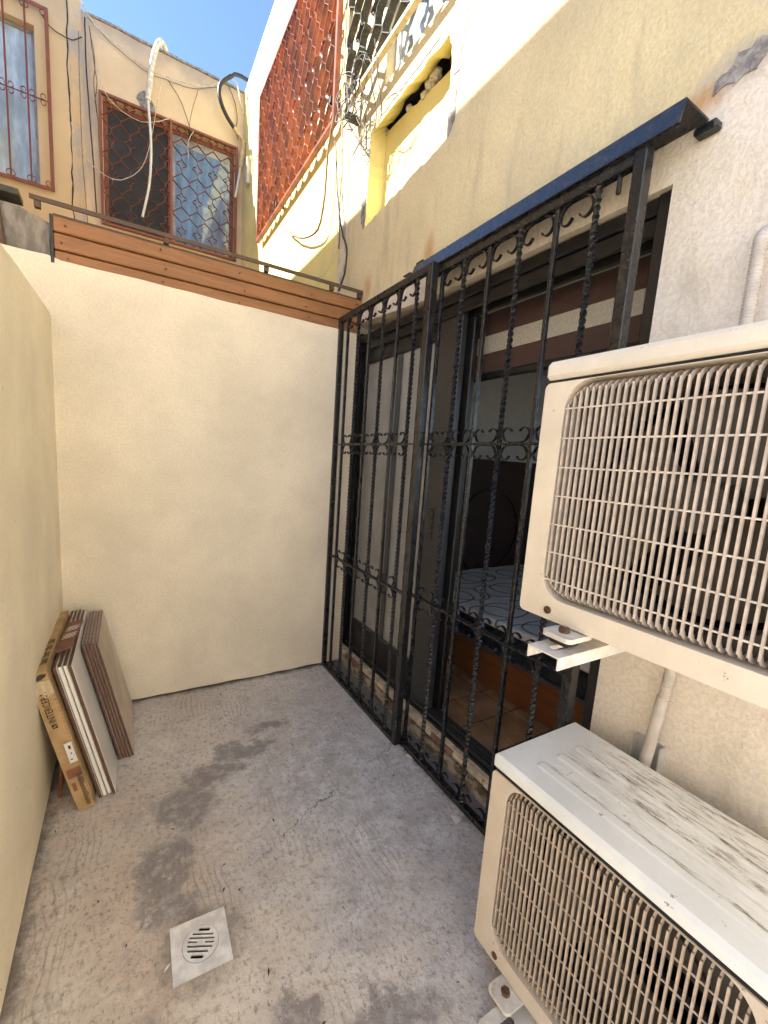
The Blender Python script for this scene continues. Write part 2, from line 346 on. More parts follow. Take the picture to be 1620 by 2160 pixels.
def m_floor():
    g = G('trowelled_concrete')
    big = g.noise(1.9, 6, .65, off=(2, 5, 0)); med = g.noise(7, 7, .72); fine = g.noise(48, 6, .72); pit = g.noise(120, 3, .6); speck = g.noise(95, 5, .7, (1, .55, 1), off=(2, 2, 2))
    c = g.mix(g.ramp(big, .32, .68), (.55, .495, .445), (.70, .655, .61))
    pink = g.math('MULTIPLY', g.ramp(g.xyz()[0], -.75, -1.25, 0, 1), g.ramp(g.noise(3.2, 5, .6, off=(6, 1, 0)), .40, .62, 0, .5))
    c = g.mix(pink, c, (.58, .43, .34))
    c = g.mix(g.ramp(med, .45, .72, 0, .6), c, (.37, .335, .325))
    # bluish sky reflection and stain near the door, painted into the colour, pale scuffs in it
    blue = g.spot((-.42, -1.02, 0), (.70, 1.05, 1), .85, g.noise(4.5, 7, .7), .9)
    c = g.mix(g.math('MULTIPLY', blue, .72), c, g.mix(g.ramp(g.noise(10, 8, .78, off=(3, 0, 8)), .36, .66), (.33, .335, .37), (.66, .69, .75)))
    # old damp stains, an arc of ragged blotches from the drain round to the door, with white bloom inside
    dn = g.noise(9, 9, .78, off=(1, 3, 0)); m = None; wp = g.warp(6, .34)
    for cx, cy, rx, ry in ((-1.15, -1.06, .07, .12), (-1.07, -.84, .10, .12), (-.96, -.70, .12, .06), (-.80, -.60, .12, .05), (-.66, -.50, .10, .04),
                           (-1.16, -1.21, .07, .05), (-1.21, -1.62, .05, .14), (-1.17, -1.78, .09, .1), (-.72, -1.74, .14, .06), (-.92, -1.62, .07, .05)):
        k = g.spot((cx, cy, 0), (rx * 1.35, ry * 1.35, 1), .45, dn, .8, wp); m = k if m is None else g.math('MAXIMUM', m, k)
    c = g.mix(g.math('MULTIPLY', m, .8), c, g.mix(g.ramp(g.noise(24, 7, .78), .46, .68), (.20, .185, .19), (.56, .55, .57)))
    c = g.mix(g.ramp(fine, .50, .68, 0, .62), c, (.24, .20, .18))
    c = g.mix(g.ramp(fine, .40, .26, 0, .45), c, (.76, .71, .66))
    c = g.mix(g.math('MULTIPLY', g.ramp(speck, .54, .66, 0, .8), g.ramp(g.noise(4, 5, .7, off=(7, 7, 1)), .36, .62, .25, 1)), c, (.17, .14, .125))
    c = g.mix(g.ramp(g.noise(21, 6, .75, off=(6, 2, 9)), .54, .66, 0, .5), c, (.30, .265, .25))
    c = g.mix(g.ramp(g.noise(17, 7, .78, off=(2, 8, 9)), .56, .66, 0, .45), c, (.74, .70, .67))
    c = g.mix(g.ramp(g.noise(24, 3, .5, off=(9, 9, 9)), .73, .77, 0, .85), c, (.08, .07, .065))
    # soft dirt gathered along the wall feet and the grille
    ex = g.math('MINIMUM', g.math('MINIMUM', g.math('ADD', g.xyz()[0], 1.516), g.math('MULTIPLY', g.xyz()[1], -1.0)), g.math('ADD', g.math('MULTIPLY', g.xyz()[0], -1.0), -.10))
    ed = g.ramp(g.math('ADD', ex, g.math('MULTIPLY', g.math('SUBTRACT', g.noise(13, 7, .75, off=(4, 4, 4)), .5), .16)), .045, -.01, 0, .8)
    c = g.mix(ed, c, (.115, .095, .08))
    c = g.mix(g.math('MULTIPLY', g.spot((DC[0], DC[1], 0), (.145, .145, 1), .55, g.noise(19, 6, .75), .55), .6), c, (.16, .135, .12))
    # one wandering hairline crack from the drain to the door
    dxy = g.xyz(); nn = g.math('MULTIPLY', g.math('SUBTRACT', g.noise(5, 7, .7), .5), .22)
    ln = g.math('ABSOLUTE', g.math('ADD', g.math('ADD', g.math('MULTIPLY', dxy[0], .42), nn), g.math('SUBTRACT', -.80, dxy[1])))
    cr = g.math('MULTIPLY', g.ramp(ln, .0035, .0012, 0, 1), g.math('MULTIPLY', g.ramp(g.noise(6, 3, off=(5, 5, 5)), .44, .54, 0, .9), g.ramp(dxy[0], -1.0, -.9, 0, 1)))
    c = g.mix(cr, c, (.10, .085, .075))
    # comb-trowel swirls, only here and there
    wa = g.n('ShaderNodeTexWave', wave_type='BANDS', bands_direction='X'); wa.inputs['Scale'].default_value = 15
    wa.inputs['Distortion'].default_value = 9; wa.inputs['Detail'].default_value = 1.2; wa.inputs['Detail Scale'].default_value = .55
    g.l(g.vec(g.pos, (1, .8, 1)), wa.inputs['Vector'])
    area = g.ramp(g.noise(3.0, 4, .6, off=(3, 7, 3)), .50, .64)
    sw = g.math('MULTIPLY', g.math('SUBTRACT', 1.0, g.ramp(wa.outputs['Fac'], .02, .30)), area)
    c = g.mix(g.math('MULTIPLY', sw, .42), c, (.25, .205, .18))
    g.bump((med, .6, .012), (sw, -.6, .004), (fine, .8, .005), (pit, .6, .0018))
    return g.fin(c, g.ramp(g.math('MAXIMUM', m, g.math('MULTIPLY', blue, .8)), 0, 1, .85, .5), 0, .4)
DC = (-1.083, -1.349)                                         # drain centre
circ = lambda c, r, n=32, a0=0: [(c[0] + r * math.cos(a0 + 2 * math.pi * i / n), c[1] + r * math.sin(a0 + 2 * math.pi * i / n)) for i in range(n)]
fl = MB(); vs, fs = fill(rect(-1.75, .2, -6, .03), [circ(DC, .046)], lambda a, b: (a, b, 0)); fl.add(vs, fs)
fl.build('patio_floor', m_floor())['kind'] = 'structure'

# ------------------------------------------------------------------ drain
dr = empty('floor_drain', (DC[0], DC[1], 0), 'square steel floor drain with a round slotted grate in the patio floor', 'drain', rot=(0, 0, R(-1.5)))
steel = m_plain('dull_steel', (.78, .78, .79), .36, .55, var=.16, vs=22, bump=(50, .3, .001))
b = MB(); o_ = [(-.0735, -.0735), (.0735, -.0735), (.0735, .0735), (-.0735, .0735)]; h_ = circ((0, 0), .0475, 40)
for z, fl_ in ((.004, 1),):
    vs, fs = fill(o_, [h_], lambda a, b_: (a, b_, z)); b.add(vs, fs)
b.add(*strip(o_, lambda a, b_, c: (a, b_, c), .0002, .004)); b.add(*strip(h_, lambda a, b_, c: (a, b_, c), -.004, .004))
b.build('plate', steel, dr)
slots = []
def slot(u0, u1, v, t):
    r = t / 2; out = []
    for i in range(7): a = R(-90 + 30 * i); out.append((u1 - r + r * math.cos(a), v + r * math.sin(a)))
    for i in range(7): a = R(90 + 30 * i); out.append((u0 + r + r * math.cos(a), v + r * math.sin(a)))
    ca, sa = math.cos(R(-23)), math.sin(R(-23))
    return [(x * ca - y * sa, x * sa + y * ca) for x, y in out]
for u0, u1, v, t in ((-.016, .016, .0345, .0085), (-.029, .029, .0225, .0048), (-.034, .034, .0125, .0048), (-.035, -.010, .0025, .0048), (.010, .035, .0025, .0048),
                     (-.034, .034, -.008, .0052), (-.030, .026, -.0195, .0055), (-.017, .017, -.0325, .0085)):
    slots.append(slot(u0, u1, v, t))
b = MB(); disc = circ((0, 0), .0462, 40); vs, fs = fill(disc, slots, lambda a, b_: (a, b_, .0048)); b.add(vs, fs)
b.add(*strip(disc, lambda a, b_, c: (a, b_, c), -.002, .0048))
for s_ in slots: b.add(*strip(s_, lambda a, b_, c: (a, b_, c), .0008, .0048))
b.build('grate', steel, dr)
b = MB(); b.add(*strip(circ((0, 0), .046), lambda a, b_, c: (a, b_, c), -.14, -.0006)); b.add([(x, y, -.12) for x, y in circ((0, 0), .046)], [list(range(32))])
b.build('pipe', M['darkvoid'], dr)

# ------------------------------------------------------------------ BACK WALL and LEFT WALL of the patio
def slab_wall(name, mat_, outline, fn, d, label, cat, jag=.0, seed=1, n=60):
    """wall whose front outline is given; real thickness d"""
    root = empty(name, fn(0, 0, 0) if False else (0, 0, 0), label, cat)
    b = MB(); vs, fs = fill(outline, [], lambda a, b_: fn(a, b_, 0)); b.add(vs, fs)
    vs, fs = fill(outline, [], lambda a, b_: fn(a, b_, d)); b.add(vs, fs)
    b.add(*strip(outline, fn, 0, d)); b.build('wall', mat_, root); return root
def wob(a, k, amp, seed): return mnoise.noise(Vector((a * k, seed, .3))) * amp
bw_out = [(-2.6, .011)] + [(-2.5 + i * .05, .011 + wob(i * .05, 9, .007, 1)) for i in range(50)] + [(-.001, .007)]
bw_out += [(-.001, 2.098)] + [(-i * .05 - .02, 2.100 + min(.015, i * .0006) + wob(i * .05, 6, .005, 4) + (.012 if i > 29 else 0)) for i in range(1, 52)]
bwall = slab_wall('back_wall', M['backwall'], bw_out, lambda a, b_, c: (a, c, b_), .15,
    'cream rendered patio wall at the far end, topped by orange brown planks', 'wall')
lw_out = [(-.001 - i * .06, .012 + wob(i * .06, 8, .008, 11)) for i in range(0, 40)][::-1]
lw_out += [(-.001, 1.886)] + [(-.001 - i * .06, 1.888 - .045 * min(1, i * .06 / .9) + wob(i * .06, 4, .006, 8)) for i in range(1, 40)]
lwall = slab_wall('side_wall', M['leftwall'], lw_out, lambda a, b_, c: (-1.516 - c, a, b_), .14,
    'low warm cream rendered wall along the left side of the patio', 'wall')
# dark core behind the open joint at the wall feet
MB().box((-2.6, .04, -.1), (-.002, .14, .02)).build('wall_footing', M['darkvoid'], bwall)
MB().box((-1.64, -2.33, -.1), (-1.552, -.001, .02)).build('wall_footing', M['darkvoid'], lwall)

# ------------------------------------------------------------------ HOUSE on the right: wall with door, recess and window openings
house = empty('house', (0, -1, 0), 'ochre cream house wall with a sliding door, a broken recess and a window above', 'house')
HO = Vector((0, 1, 0))                                        # parent offset: local = world + HO
def hx(a, b_, c=0.0): return (c, a + 1, b_)
door_loop = [(.075, .055), (-1.7035, .055), (-1.7035, 2.10), (-1.2, 2.106), (-.6, 2.118), (.0, 2.165), (.075, 2.166)]
door_loop = ragged(door_loop[:3], .5, 0.0)[:-1] if False else door_loop
rec = ragged([(.012, 2.70), (-.06, 2.71), (-.40, 2.735), (-.71, 2.76), (-.715, 2.93), (-.705, 3.09), (-.672, 3.185), (.006, 3.186)], .03, .007, 3)
win = rect(-1.6, -.125, 3.345, 4.32)
wall_out = [(.26, -.16), (.26, 4.55), (-6, 4.55), (-6, -.16)]
b = MB(); vs, fs = fill(wall_out, [door_loop, rec, win], lambda a, b_: hx(a, b_)); b.add(vs, fs)
b.add(*strip(door_loop, hx, 0, .16)); b.add(*strip(win, hx, 0, .14)); b.add(*strip(wall_out, hx, 0, .18))
b.build('wall', M['house'], house)
# recess: soffit and jambs in yellow, back panel that stops short of the soffit, dark jagged cavity above it
def interp(tab, y):
    tab = sorted(tab)
    for (a, p), (b_, q) in zip(tab[:-1], tab[1:]):
        if y <= b_: return p + (q - p) * max(0, (y - a)) / (b_ - a)
    return tab[-1][1]
lip_t = [(.03, 3.266), (-.08, 3.256), (-.15, 3.260), (-.157, 3.285), (-.206, 3.288), (-.304, 3.256), (-.339, 3.265), (-.389, 3.246), (-.45, 3.268), (-.474, 3.276), (-.511, 3.26), (-.549, 3.225), (-.60, 3.25), (-.70, 3.21)]
pan_t = [(.05, 3.235), (-.039, 3.228), (-.10, 3.226), (-.189, 3.215), (-.24, 3.214), (-.291, 3.196), (-.34, 3.198), (-.378, 3.184), (-.43, 3.186), (-.494, 3.176), (-.584, 3.172), (-.65, 3.176), (-.76, 3.16)]
back = [(p[0], interp(lip_t, p[0]) + rnd_) if p[1] > 3.12 else p for p, rnd_ in zip(rec, [random.uniform(-.006, .006) for _ in rec])]
n = len(rec); b = MB(); b.add([hx(p[0], p[1], .0) for p in rec] + [hx(p[0], p[1], .104) for p in back], [(i, (i + 1) % n, (i + 1) % n + n, i + n) for i in range(n)])
b.build('recess_lining', M['yellow'], house)
pl = [(.04, 2.66), (-.76, 2.66)] + [(-.76 + i * .016, interp(pan_t, -.76 + i * .016) + .005 * mnoise.noise(Vector((i * .7, 2, 0)))) for i in range(51)]
b = MB(); vs, fs = fill(pl, [], lambda a, b_: hx(a, b_, .103)); b.add(vs, fs); vs, fs = fill(pl, [], lambda a, b_: hx(a, b_, .135)); b.add(vs, fs); b.add(*strip(pl, hx, .103, .135)); b.build('recess_panel', M['yellow'], house)
vs = [hx(a, b_, c) for a in (-.9, .2) for b_ in (3.05, 3.34) for c in (.1385, .36)]
MB().add(vs, [(0, 1, 3, 2), (4, 6, 7, 5), (0, 4, 5, 1), (2, 3, 7, 6), (1, 5, 7, 3)]).build('recess_cavity', M['darkvoid'], house, flip=False)
vs = [hx(a, 3.34, c) for a in (-.9, .2) for c in (.106, .137)] + [hx(a, 3.29, .106) for a in (-.9, .2)]
rnd = random.Random(5)
for (y, z, r_) in ((-.66, 3.20, .040), (-.60, 3.195, .030), (-.40, 3.22, .028), (-.36, 3.20, .022), (-.22, 3.225, .016), (.01, 3.24, .022), (-.44, 3.235, .030)):
    bm = bmesh.new(); bmesh.ops.create_icosphere(bm, subdivisions=2, radius=r_)
    for v in bm.verts: v.co *= 1 + .5 * mnoise.noise(v.co * 40 + Vector((y * 50, 0, 0))); v.co.y *= 1.2
    me = bpy.data.meshes.new('rubble'); bm.to_mesh(me); bm.free(); me.materials.append(M['cement_pale'])
    o = bpy.data.objects.new('rubble', me); COL.objects.link(o); o.parent = house; o.location = (.098 + .45 * r_, y + 1, z - .004)
# broken render round the recess: thin crumbled patches with real edges
def patch(parent, loop, mat_, fn, d=.004, name='cement_patch', seed=0, amp=.006, step=.02):
    lp = ragged(loop, step, amp, seed); b = MB(); vs, fs = fill(lp, [], lambda a, b_: fn(a, b_, -d)); b.add(vs, fs)
    b.add(*strip(lp, fn, .004, -d)); return b.build(name, mat_, parent)
patch(house, [(-.722, 3.09), (-.668, 3.205), (-.70, 3.30), (-.78, 3.33), (-.80, 3.18), (-.775, 3.05), (-.765, 2.99), (-.73, 3.0)], M['cement_pale'], hx, seed=2, amp=.010)
patch(house, [(-.722, 2.765), (-.718, 2.90), (-.735, 2.955), (-.765, 2.90), (-.76, 2.79)], M['cement'], hx, seed=4, amp=.008)
patch(house, [(.022, 2.72), (.018, 2.93), (.045, 2.945), (.068, 2.86), (.062, 2.74), (.035, 2.70)], M['cement'], hx, seed=6, amp=.007)
patch(house, [(.018, 3.0), (.014, 3.17), (.04, 3.20), (.055, 3.12), (.045, 3.02)], M['cement_pale'], hx, seed=7, amp=.009)
patch(house, [(-.10, 3.208), (-.35, 3.212), (-.60, 3.215), (-.62, 3.235), (-.3, 3.24), (-.12, 3.232)], M['cement_pale'], hx, seed=8, amp=.006)
patch(house, [(-1.765, 2.262), (-1.80, 2.262), (-1.852, 2.268), (-1.868, 2.30), (-1.85, 2.322), (-1.81, 2.318), (-1.785, 2.30), (-1.762, 2.28)], M['cement'], hx, seed=9, amp=.010, step=.013)
# grey cement strip where the two houses meet
b = MB(); lp = [(.262 + wob(i * .05, 5, .022, 21), 2.0 + i * .05) for i in range(73)] + [(.355 + wob(i * .05, 6, .02, 25), 2.0 + i * .05) for i in range(73)][::-1]
vs, fs = fill(lp, [], lambda a, b_: hx(a, b_, -.006)); b.add(vs, fs); b.add(*strip(lp, hx, .006, -.006))
g = G('patched_joint_render'); n1 = g.noise(14, 6, .7, (1, 1, .5)); c = g.mix(g.ramp(n1, .45, .6), (.70, .62, .48), (.42, .39, .37)); g.bump((g.noise(60, 5, .7), .9, .006)); 
b.build('joint_strip', g.fin(c, .95, 0, .2), house)
# dirt-and-brick sill under the door
b = MB(); sl_ = [(.075, -.02), (-1.7035, -.02)] + [(-1.7035 + i * .045, .062 + wob(i * .045, 7, .012, 31)) for i in range(1, 39)] + [(.075, .06)]
vs, fs = fill(sl_, [], lambda a, b_: hx(a, b_, -.012)); b.add(vs, fs); b.add(*strip(sl_, hx, -.012, .10)); 
g = G('mouldy_sill'); n1 = g.noise(11, 7, .72, (1, 1, 1.4)); c = g.mix(g.ramp(n1, .42, .58), (.50, .43, .35), (.15, .12, .075)); g.bump((g.noise(50, 6, .7), 1, .01)); b.build('sill_plaster', g.fin(c, .95, 0, .2), house)
y = .06; i = 0; rb = random.Random(3)
while y > -1.62:
    L = rb.uniform(.13, .21); zz = .076 + rb.uniform(-.004, .004)
    MB().box((-.014 + rb.uniform(-.004, .004), y + 1 - L + .006, zz), (.10, y + 1, .098 + rb.uniform(-.004, .003)), .004).build('brick', M['brick'] if i in (1, 6) else M['sill_plaster'], house)
    y -= L; i += 1
MB().box((-.002, .7 - 2.40, .099), (.14, 1.074, .106), .002).build('threshold', M['sill_plaster'], house)

# sliding door: outer frame, closed panel on the left, open on the right
door = empty('sliding_door', (.0, 0, 0), None, None); del_keys = None
door.parent = house; door.location = (0, 1, 0)
def dbox(name, a, b_, m=M['doorframe'], c=.004): return MB().box(a, b_, c).build(name, m, door)
dbox('frame', (.03, .074, .106), (.135, .035, 2.12)); dbox('frame', (.012, -1.665, .106), (.12, -1.7025, 2.098))
dbox('frame', (.02, .034, 2.055), (.13, -1.664, 2.098)); dbox('frame', (.032, .034, 2.005), (.05, -1.664, 2.054)); dbox('frame', (.085, .034, 1.995), (.10, -1.664, 2.054))
dbox('track', (.022, .034, .1065), (.128, -1.664, .118)); 
for xx in (.04, .062, .085, .108): dbox('track', (xx, .034, .1185), (xx + .006, -1.664, .134), M['doorgrey'], .001)
dbox('stile', (.05, .034, .136), (.082, -.02, 2.05)); dbox('stile', (.045, -.70, .136), (.08, -.875, 2.05), M['doorgrey'])
dbox('stile', (.092, -.80, .136), (.122, -.905, 2.05)); dbox('rail', (.051, -.021, .136), (.081, -.699, .30)); dbox('rail', (.051, -.021, 1.93), (.081, -.699, 2.05))
dbox('rail', (.049, -.021, .30), (.0835, -.699, .312), M['doorgrey']); dbox('stile', (.056, -.36, .314), (.064, -.40, 1.928), M['doorgrey'])
g = G('dusty_glass_with_net'); g.t.nodes.remove(g.b)
tr = g.n('ShaderNodeBsdfTransparent'); tr.inputs[0].default_value = (.55, .56, .55, 1); df = g.n('ShaderNodeBsdfDiffuse'); g.l(g.mix(g.ramp(g.noise(5, 6, .7), .35, .7), (.44, .435, .42), (.56, .55, .53)), df.inputs[0])
gl = g.n('ShaderNodeBsdfGlossy'); gl.inputs['Roughness'].default_value = .06; gl.inputs[0].default_value = (.9, .9, .9, 1)
a1 = g.n('ShaderNodeMixShader'); a1.inputs[0].default_value = .62; g.l(tr.outputs[0], a1.inputs[1]); g.l(df.outputs[0], a1.inputs[2])
fr = g.n('ShaderNodeFresnel'); fr.inputs[0].default_value = 1.5; a2 = g.n('ShaderNodeMixShader'); g.l(fr.outputs[0], a2.inputs[0]); g.l(a1.outputs[0], a2.inputs[1]); g.l(gl.outputs[0], a2.inputs[2]); g.l(a2.outputs[0], g.out.inputs[0])
MB().box((.066, -.021, .312), (.070, -.699, 1.929)).build('pane', g.m, door)
MB().box((.038, -.765, .99), (.0445, -.795, 1.14), .004).build('handle', M['black'], door)

# room behind the door
rm = bpy.data.objects.new('room', None); COL.objects.link(rm); rm.parent = house; rm.location = (0, 1, 0)
b = MB(); b.add([(.16, .95, .05), (.16, .95, 2.42), (3.3, .95, 2.42), (3.3, .95, .05)], [(0, 1, 2, 3)])
b.add([(3.3, .95, .05), (3.3, .95, 2.42), (3.3, -3.2, 2.42), (3.3, -3.2, .05)], [(0, 1, 2, 3)]); vs, fs = fill(rect(.16, 3.3, .05, 2.42), [rect(1.2, 2.6, .9, 2.2)], lambda a, b_: (a, -3.2, b_)); b.add(vs, fs)  # opening added in the unseen end wall to let daylight in
b.add([(.16, .95, 2.42), (3.3, .95, 2.42), (3.3, -3.2, 2.42), (.16, -3.2, 2.42)], [(0, 1, 2, 3)])
vs, fs = fill(rect(.95, -3.2, .05, 2.42), [rect(.0755, -1.704, .055, 2.17)], lambda a, b_: (.181, a, b_)); b.add(vs, fs)
b.build('room_wall', M['room'], rm, flip=False)
grout = m_plain('dark_grout', (.035, .03, .027), .9); MB().box((.14, -3.2, .0), (3.3, .95, .066)).build('room_floor', grout, rm)
terra = m_plain('terracotta_tile', (.42, .24, .12), .55, var=.25, vs=7, bump=(30, .3, .002))
tb = MB().box((-.1005, -.1005, 0), (.1005, .1005, .008), .003); t0 = None
for i in range(6):
    for j in range(10):
        x = .212 + i * .2105; y = -.668 - .2105 * (j - 3.5) + .105
        if x > .56 + .12 and y < .1: continue
        if t0 is None: t0 = tb.build('floor_tile', terra, rm); o = t0
        else: o = t0.copy(); COL.objects.link(o)
        o.location = (x, y, .0655 + random.uniform(-.0008, .0008)); o.rotation_euler = (random.uniform(-.004, .004), random.uniform(-.004, .004), random.uniform(-.006, .006))
bed = empty('bed', (.56, -.75, .074), 'bed with patterned white mattress and wooden base inside the open door', 'bed')
MB().box((.02, -1.1, .0), (1.36, .93, .228), .012).build('base', M['bedwood'], bed)
MB().box((.0, -1.12, .228), (1.38, .93, .245), .004).build('base', m_plain('plastic_trim', (.10, .095, .10), .3), bed)
g = G('quilted_mattress'); v2 = g.vec(g.pos, (1, 1, 0))
def rings(off):
    x = g.n('ShaderNodeTexVoronoi', feature='F1'); x.inputs['Scale'].default_value = 2.5; x.inputs['Randomness'].default_value = 0
    nn = g.n('ShaderNodeTexNoise'); nn.inputs['Scale'].default_value = 3; g.l(v2, nn.inputs['Vector']); s2 = g.n('ShaderNodeVectorMath', operation='SCALE'); g.l(nn.outputs['Color'], s2.inputs[0]); s2.inputs['Scale'].default_value = .10
    ad = g.n('ShaderNodeVectorMath', operation='ADD'); g.l(g.vec(v2, (1, 1.25, 1), off), ad.inputs[0]); g.l(s2.outputs[0], ad.inputs[1]); g.l(ad.outputs[0], x.inputs['Vector'])
    d = g.math('ABSOLUTE', g.math('SUBTRACT', x.outputs['Distance'], .40)); return g.ramp(d, .026, .012, 0, 1)
pat = g.math('MAXIMUM', rings((0, 0, 0)), rings((.14, .0, 0)))
c = g.mix(pat, g.mix(g.ramp(g.noise(5, 5), .3, .7), (.60, .585, .55), (.74, .72, .68)), (.17, .16, .155)); g.bump((g.noise(8, 3), .5, .02), (g.math('SUBTRACT', 1.0, pat), .4, .006))
MB().box((-.002, -1.12, .38), (1.38, .93, .43), .02).build('mattress', g.fin(c, .6, 0, .4), bed)
g = G('black_shiny_wrap'); g.bump((g.noise(16, 5, .6, (1, 1, 2), dist=2.5), 1, .02)); MB().box((.004, -1.118, .246), (1.376, .925, .379), .01).build('mattress_side', g.fin((.025, .025, .028), .16, 0, .6), bed)
wd = empty('headboard', (1.2, .2, .074), 'tall dark wooden headboard standing behind the bed in the room', 'headboard')
MB().box((-.66, .0, 0), (1.0, .06, 1.35), .01).build('board', M['darkwood'], wd)
b = MB(); b.ribbon([(.35 * math.cos(R(a)), .35 * math.sin(R(a))) for a in range(0, 360, 12)], .02, .02, lambda a, b_, c: (.25 + a, -.008 + c, .75 + b_), closed=True); b.build('carved_ring', M['darkwood'], wd)
# blind: stripes hanging inside the open half
bl = empty('window_blind', (.2, -1.2, 2.15), 'brown and beige striped fabric blind hanging inside the open door', 'blind')
fab_b = m_plain('brown_blind_fabric', (.080, .043, .034), .8, var=.12, vs=60, stretch=(1, 6, 1)); fab_w = m_plain('beige_blind_fabric', (.46, .43, .35), .8, var=.12, vs=90, bump=(220, .5, .001))
for z0, z1, m_, nm in ((2.04, 2.125, fab_w, 'beige_stripe'), (1.942, 2.0395, fab_b, 'brown_stripe'), (1.864, 1.9415, fab_w, 'beige_stripe'), (1.778, 1.8635, fab_b, 'brown_stripe')):
    MB().box((0, -.46, z0 - 2.15), (.004, .47, z1 - 2.15)).build(nm, m_, bl)
MB().box((-.012, -.47, -.405), (.014, .48, -.373), .006).build('bottom_bar', M['doorframe'], bl)
MB().box((-.02, -.47, -.03), (.04, .48, .03), .006).build('head_rail', M['doorframe'], bl)

# ------------------------------------------------------------------ SECURITY GRILLE: two panels and the top track
def twisted(z0, z1, s=.0070, pitch=.084):
    n = int((z1 - z0) / pitch * 14); vs = []; fs = []
    for i in range(n + 1):
        z = z0 + (z1 - z0) * i / n; a = 2 * math.pi * (z - z0) / pitch
        for k in range(4): vs.append((s * 1.414 * math.cos(a + k * math.pi / 2), s * 1.414 * math.sin(a + k * math.pi / 2), z))
    for i in range(n):
        for k in range(4): fs.append((i * 4 + k, i * 4 + (k + 1) % 4, i * 4 + 4 + (k + 1) % 4, i * 4 + 4 + k))
    b = MB(); b.add(vs, fs, False); b.add(vs[:4], [(3, 2, 1, 0)]); b.add(vs[-4:], [(0, 1, 2, 3)]); return b
def scroll_path(wb, tall):
    h = wb / 2 - .011
    half = [(0, 0), (h - .034, 0), (h - .014, -.006), (h - .004, -.022), (h - .001, -.042 * tall), (h - .010, -.058 * tall), (h - .024, -.063 * tall), (h - .036, -.056 * tall), (h - .041, -.047 * tall)]
    c = [(p.x, p.y) for p in catmull([(a, b_, 0) for a, b_ in half], 4)]
    return [(-a, b_) for a, b_ in c[::-1]] + c[1:]
def grille_panel(name, label, x, bars, y0, y1, zt, zb, mp, group, stub=None, lock=False):
    ctr = ((y0 + y1) / 2); root = empty(name, (x, ctr, 0), label, 'security grille', group)
    L = lambda y: y - ctr
    def bx(nm, ya, yb, za, zb_, d=.014, m=mp, c=.0025): return MB().box((-d, L(ya), za), (d, L(yb), zb_), c).build(nm, m, root)
    bx('stile', y0, y0 - .027, zb, zt); bx('stile', y1 + .032, y1, zb, zt, .017)
    bx('top_rail', y0 - .0275, y1 + .0325, zt - .030, zt); bx('bottom_rail', y0 - .0275, y1 + .0325, zb, zb + .022, .016)
    for z in (1.432, .746): bx('flat_rail', y0 - .0275, y1 + .0325, z - .003, z + .004, .0125, c=.001)
    tw = None
    for k, (y, kind) in enumerate(bars):
        if kind == 't':
            if tw is None: tw = twisted(zb + .022, zt - .03).build('twisted_bar', mp, root); o = tw
            else: o = tw.copy(); COL.objects.link(o)
            o.location = (0, L(y), 0)
        else: bx('plain_bar', y + .0070, y - .0070, zb + .022, zt - .03, .0070, c=.001)
    if stub: bx('bar_stub', stub + .005, stub - .005, zt - .075, zt - .03, .005, c=.001)
    proto = {}
    ys = [y for y, _ in bars]
    for a, c_ in zip(ys[:-1], ys[1:]):
        wb = round(abs(a - c_), 3); mid = (a + c_) / 2
        for z, sg, tall in ((zt - .0325, 1, 1), (1.438, -1, .85), (1.4275, 1, .85), (.752, -1, .85), (.7415, 1, .85), (zb + .0245, -1, .8)):
            path = [(p, sg * q) for p, q in scroll_path(wb, tall * .9)]
            b = MB(); b.ribbon(path, .0032, .0115, lambda p, q, c: (c, p, q)); o = b.build('scroll', mp, root); o.location = (0, L(mid), z)
    return root
Lb = [(-.105, 'p'), (-.234, 't'), (-.36, 'p'), (-.497, 't'), (-.63, 'p'), (-.768, 't')]
Rb = [(-.902, 'p'), (-1.033, 't'), (-1.165, 'p'), (-1.30, 't'), (-1.438, 'p'), (-1.565, 't')]
gl_ = grille_panel('security_grille', 'black iron grille panel in the corner, left half over the closed door glass', -.13, Lb, .006, -.888, 2.165, .004, M['black2'], 'black iron door grille panels')
gr_ = grille_panel('security_grille', 'black iron grille panel before the open half of the door, partly behind the air conditioners', -.10, Rb, -.80, -1.694, 2.155, .004, M['black'], 'black iron door grille panels', stub=-1.622)
tk = empty('grille_track', (-.07, -1.25, 2.18), 'black steel track on the wall along the top of the door grille', 'rail')
b = MB(); prof = [(-.056, -.024), (-.055, -.018), (-.040, .034), (.0695, .034), (.0695, .028), (-.036, .028), (-.049, -.019), (-.050, -.024)]
for yy in (0,):
    n = len(prof); vs = [(p[0], .55, p[1]) for p in prof] + [(p[0], -.515, p[1]) for p in prof]
    b.add(vs, [(i, (i + 1) % n, (i + 1) % n + n, i + n) for i in range(n)] + [list(range(n)), list(range(n, 2 * n))])
b.build('channel', M['black'], tk)
MB().box((.036, -.548, -.012), (.0695, -.50, .008), .005).build('anchor', M['black'], tk)
for i, y in enumerate((.085, -.56)):
    bk = empty('angle_bracket', (-.001, y, 2.25), ('black angle bracket on the wall above the grille, nearest the corner', 'black angle bracket on the wall where the grille track begins')[i], 'bracket', 'angle brackets above the grille')
    MB().box((-.006, -.055, -.02), (-.0005, .0, .055), .001).build('plate', M['black'], bk); MB().box((-.075, -.055, -.026), (-.0065, .0, -.0205), .001).build('plate', M['black'], bk)

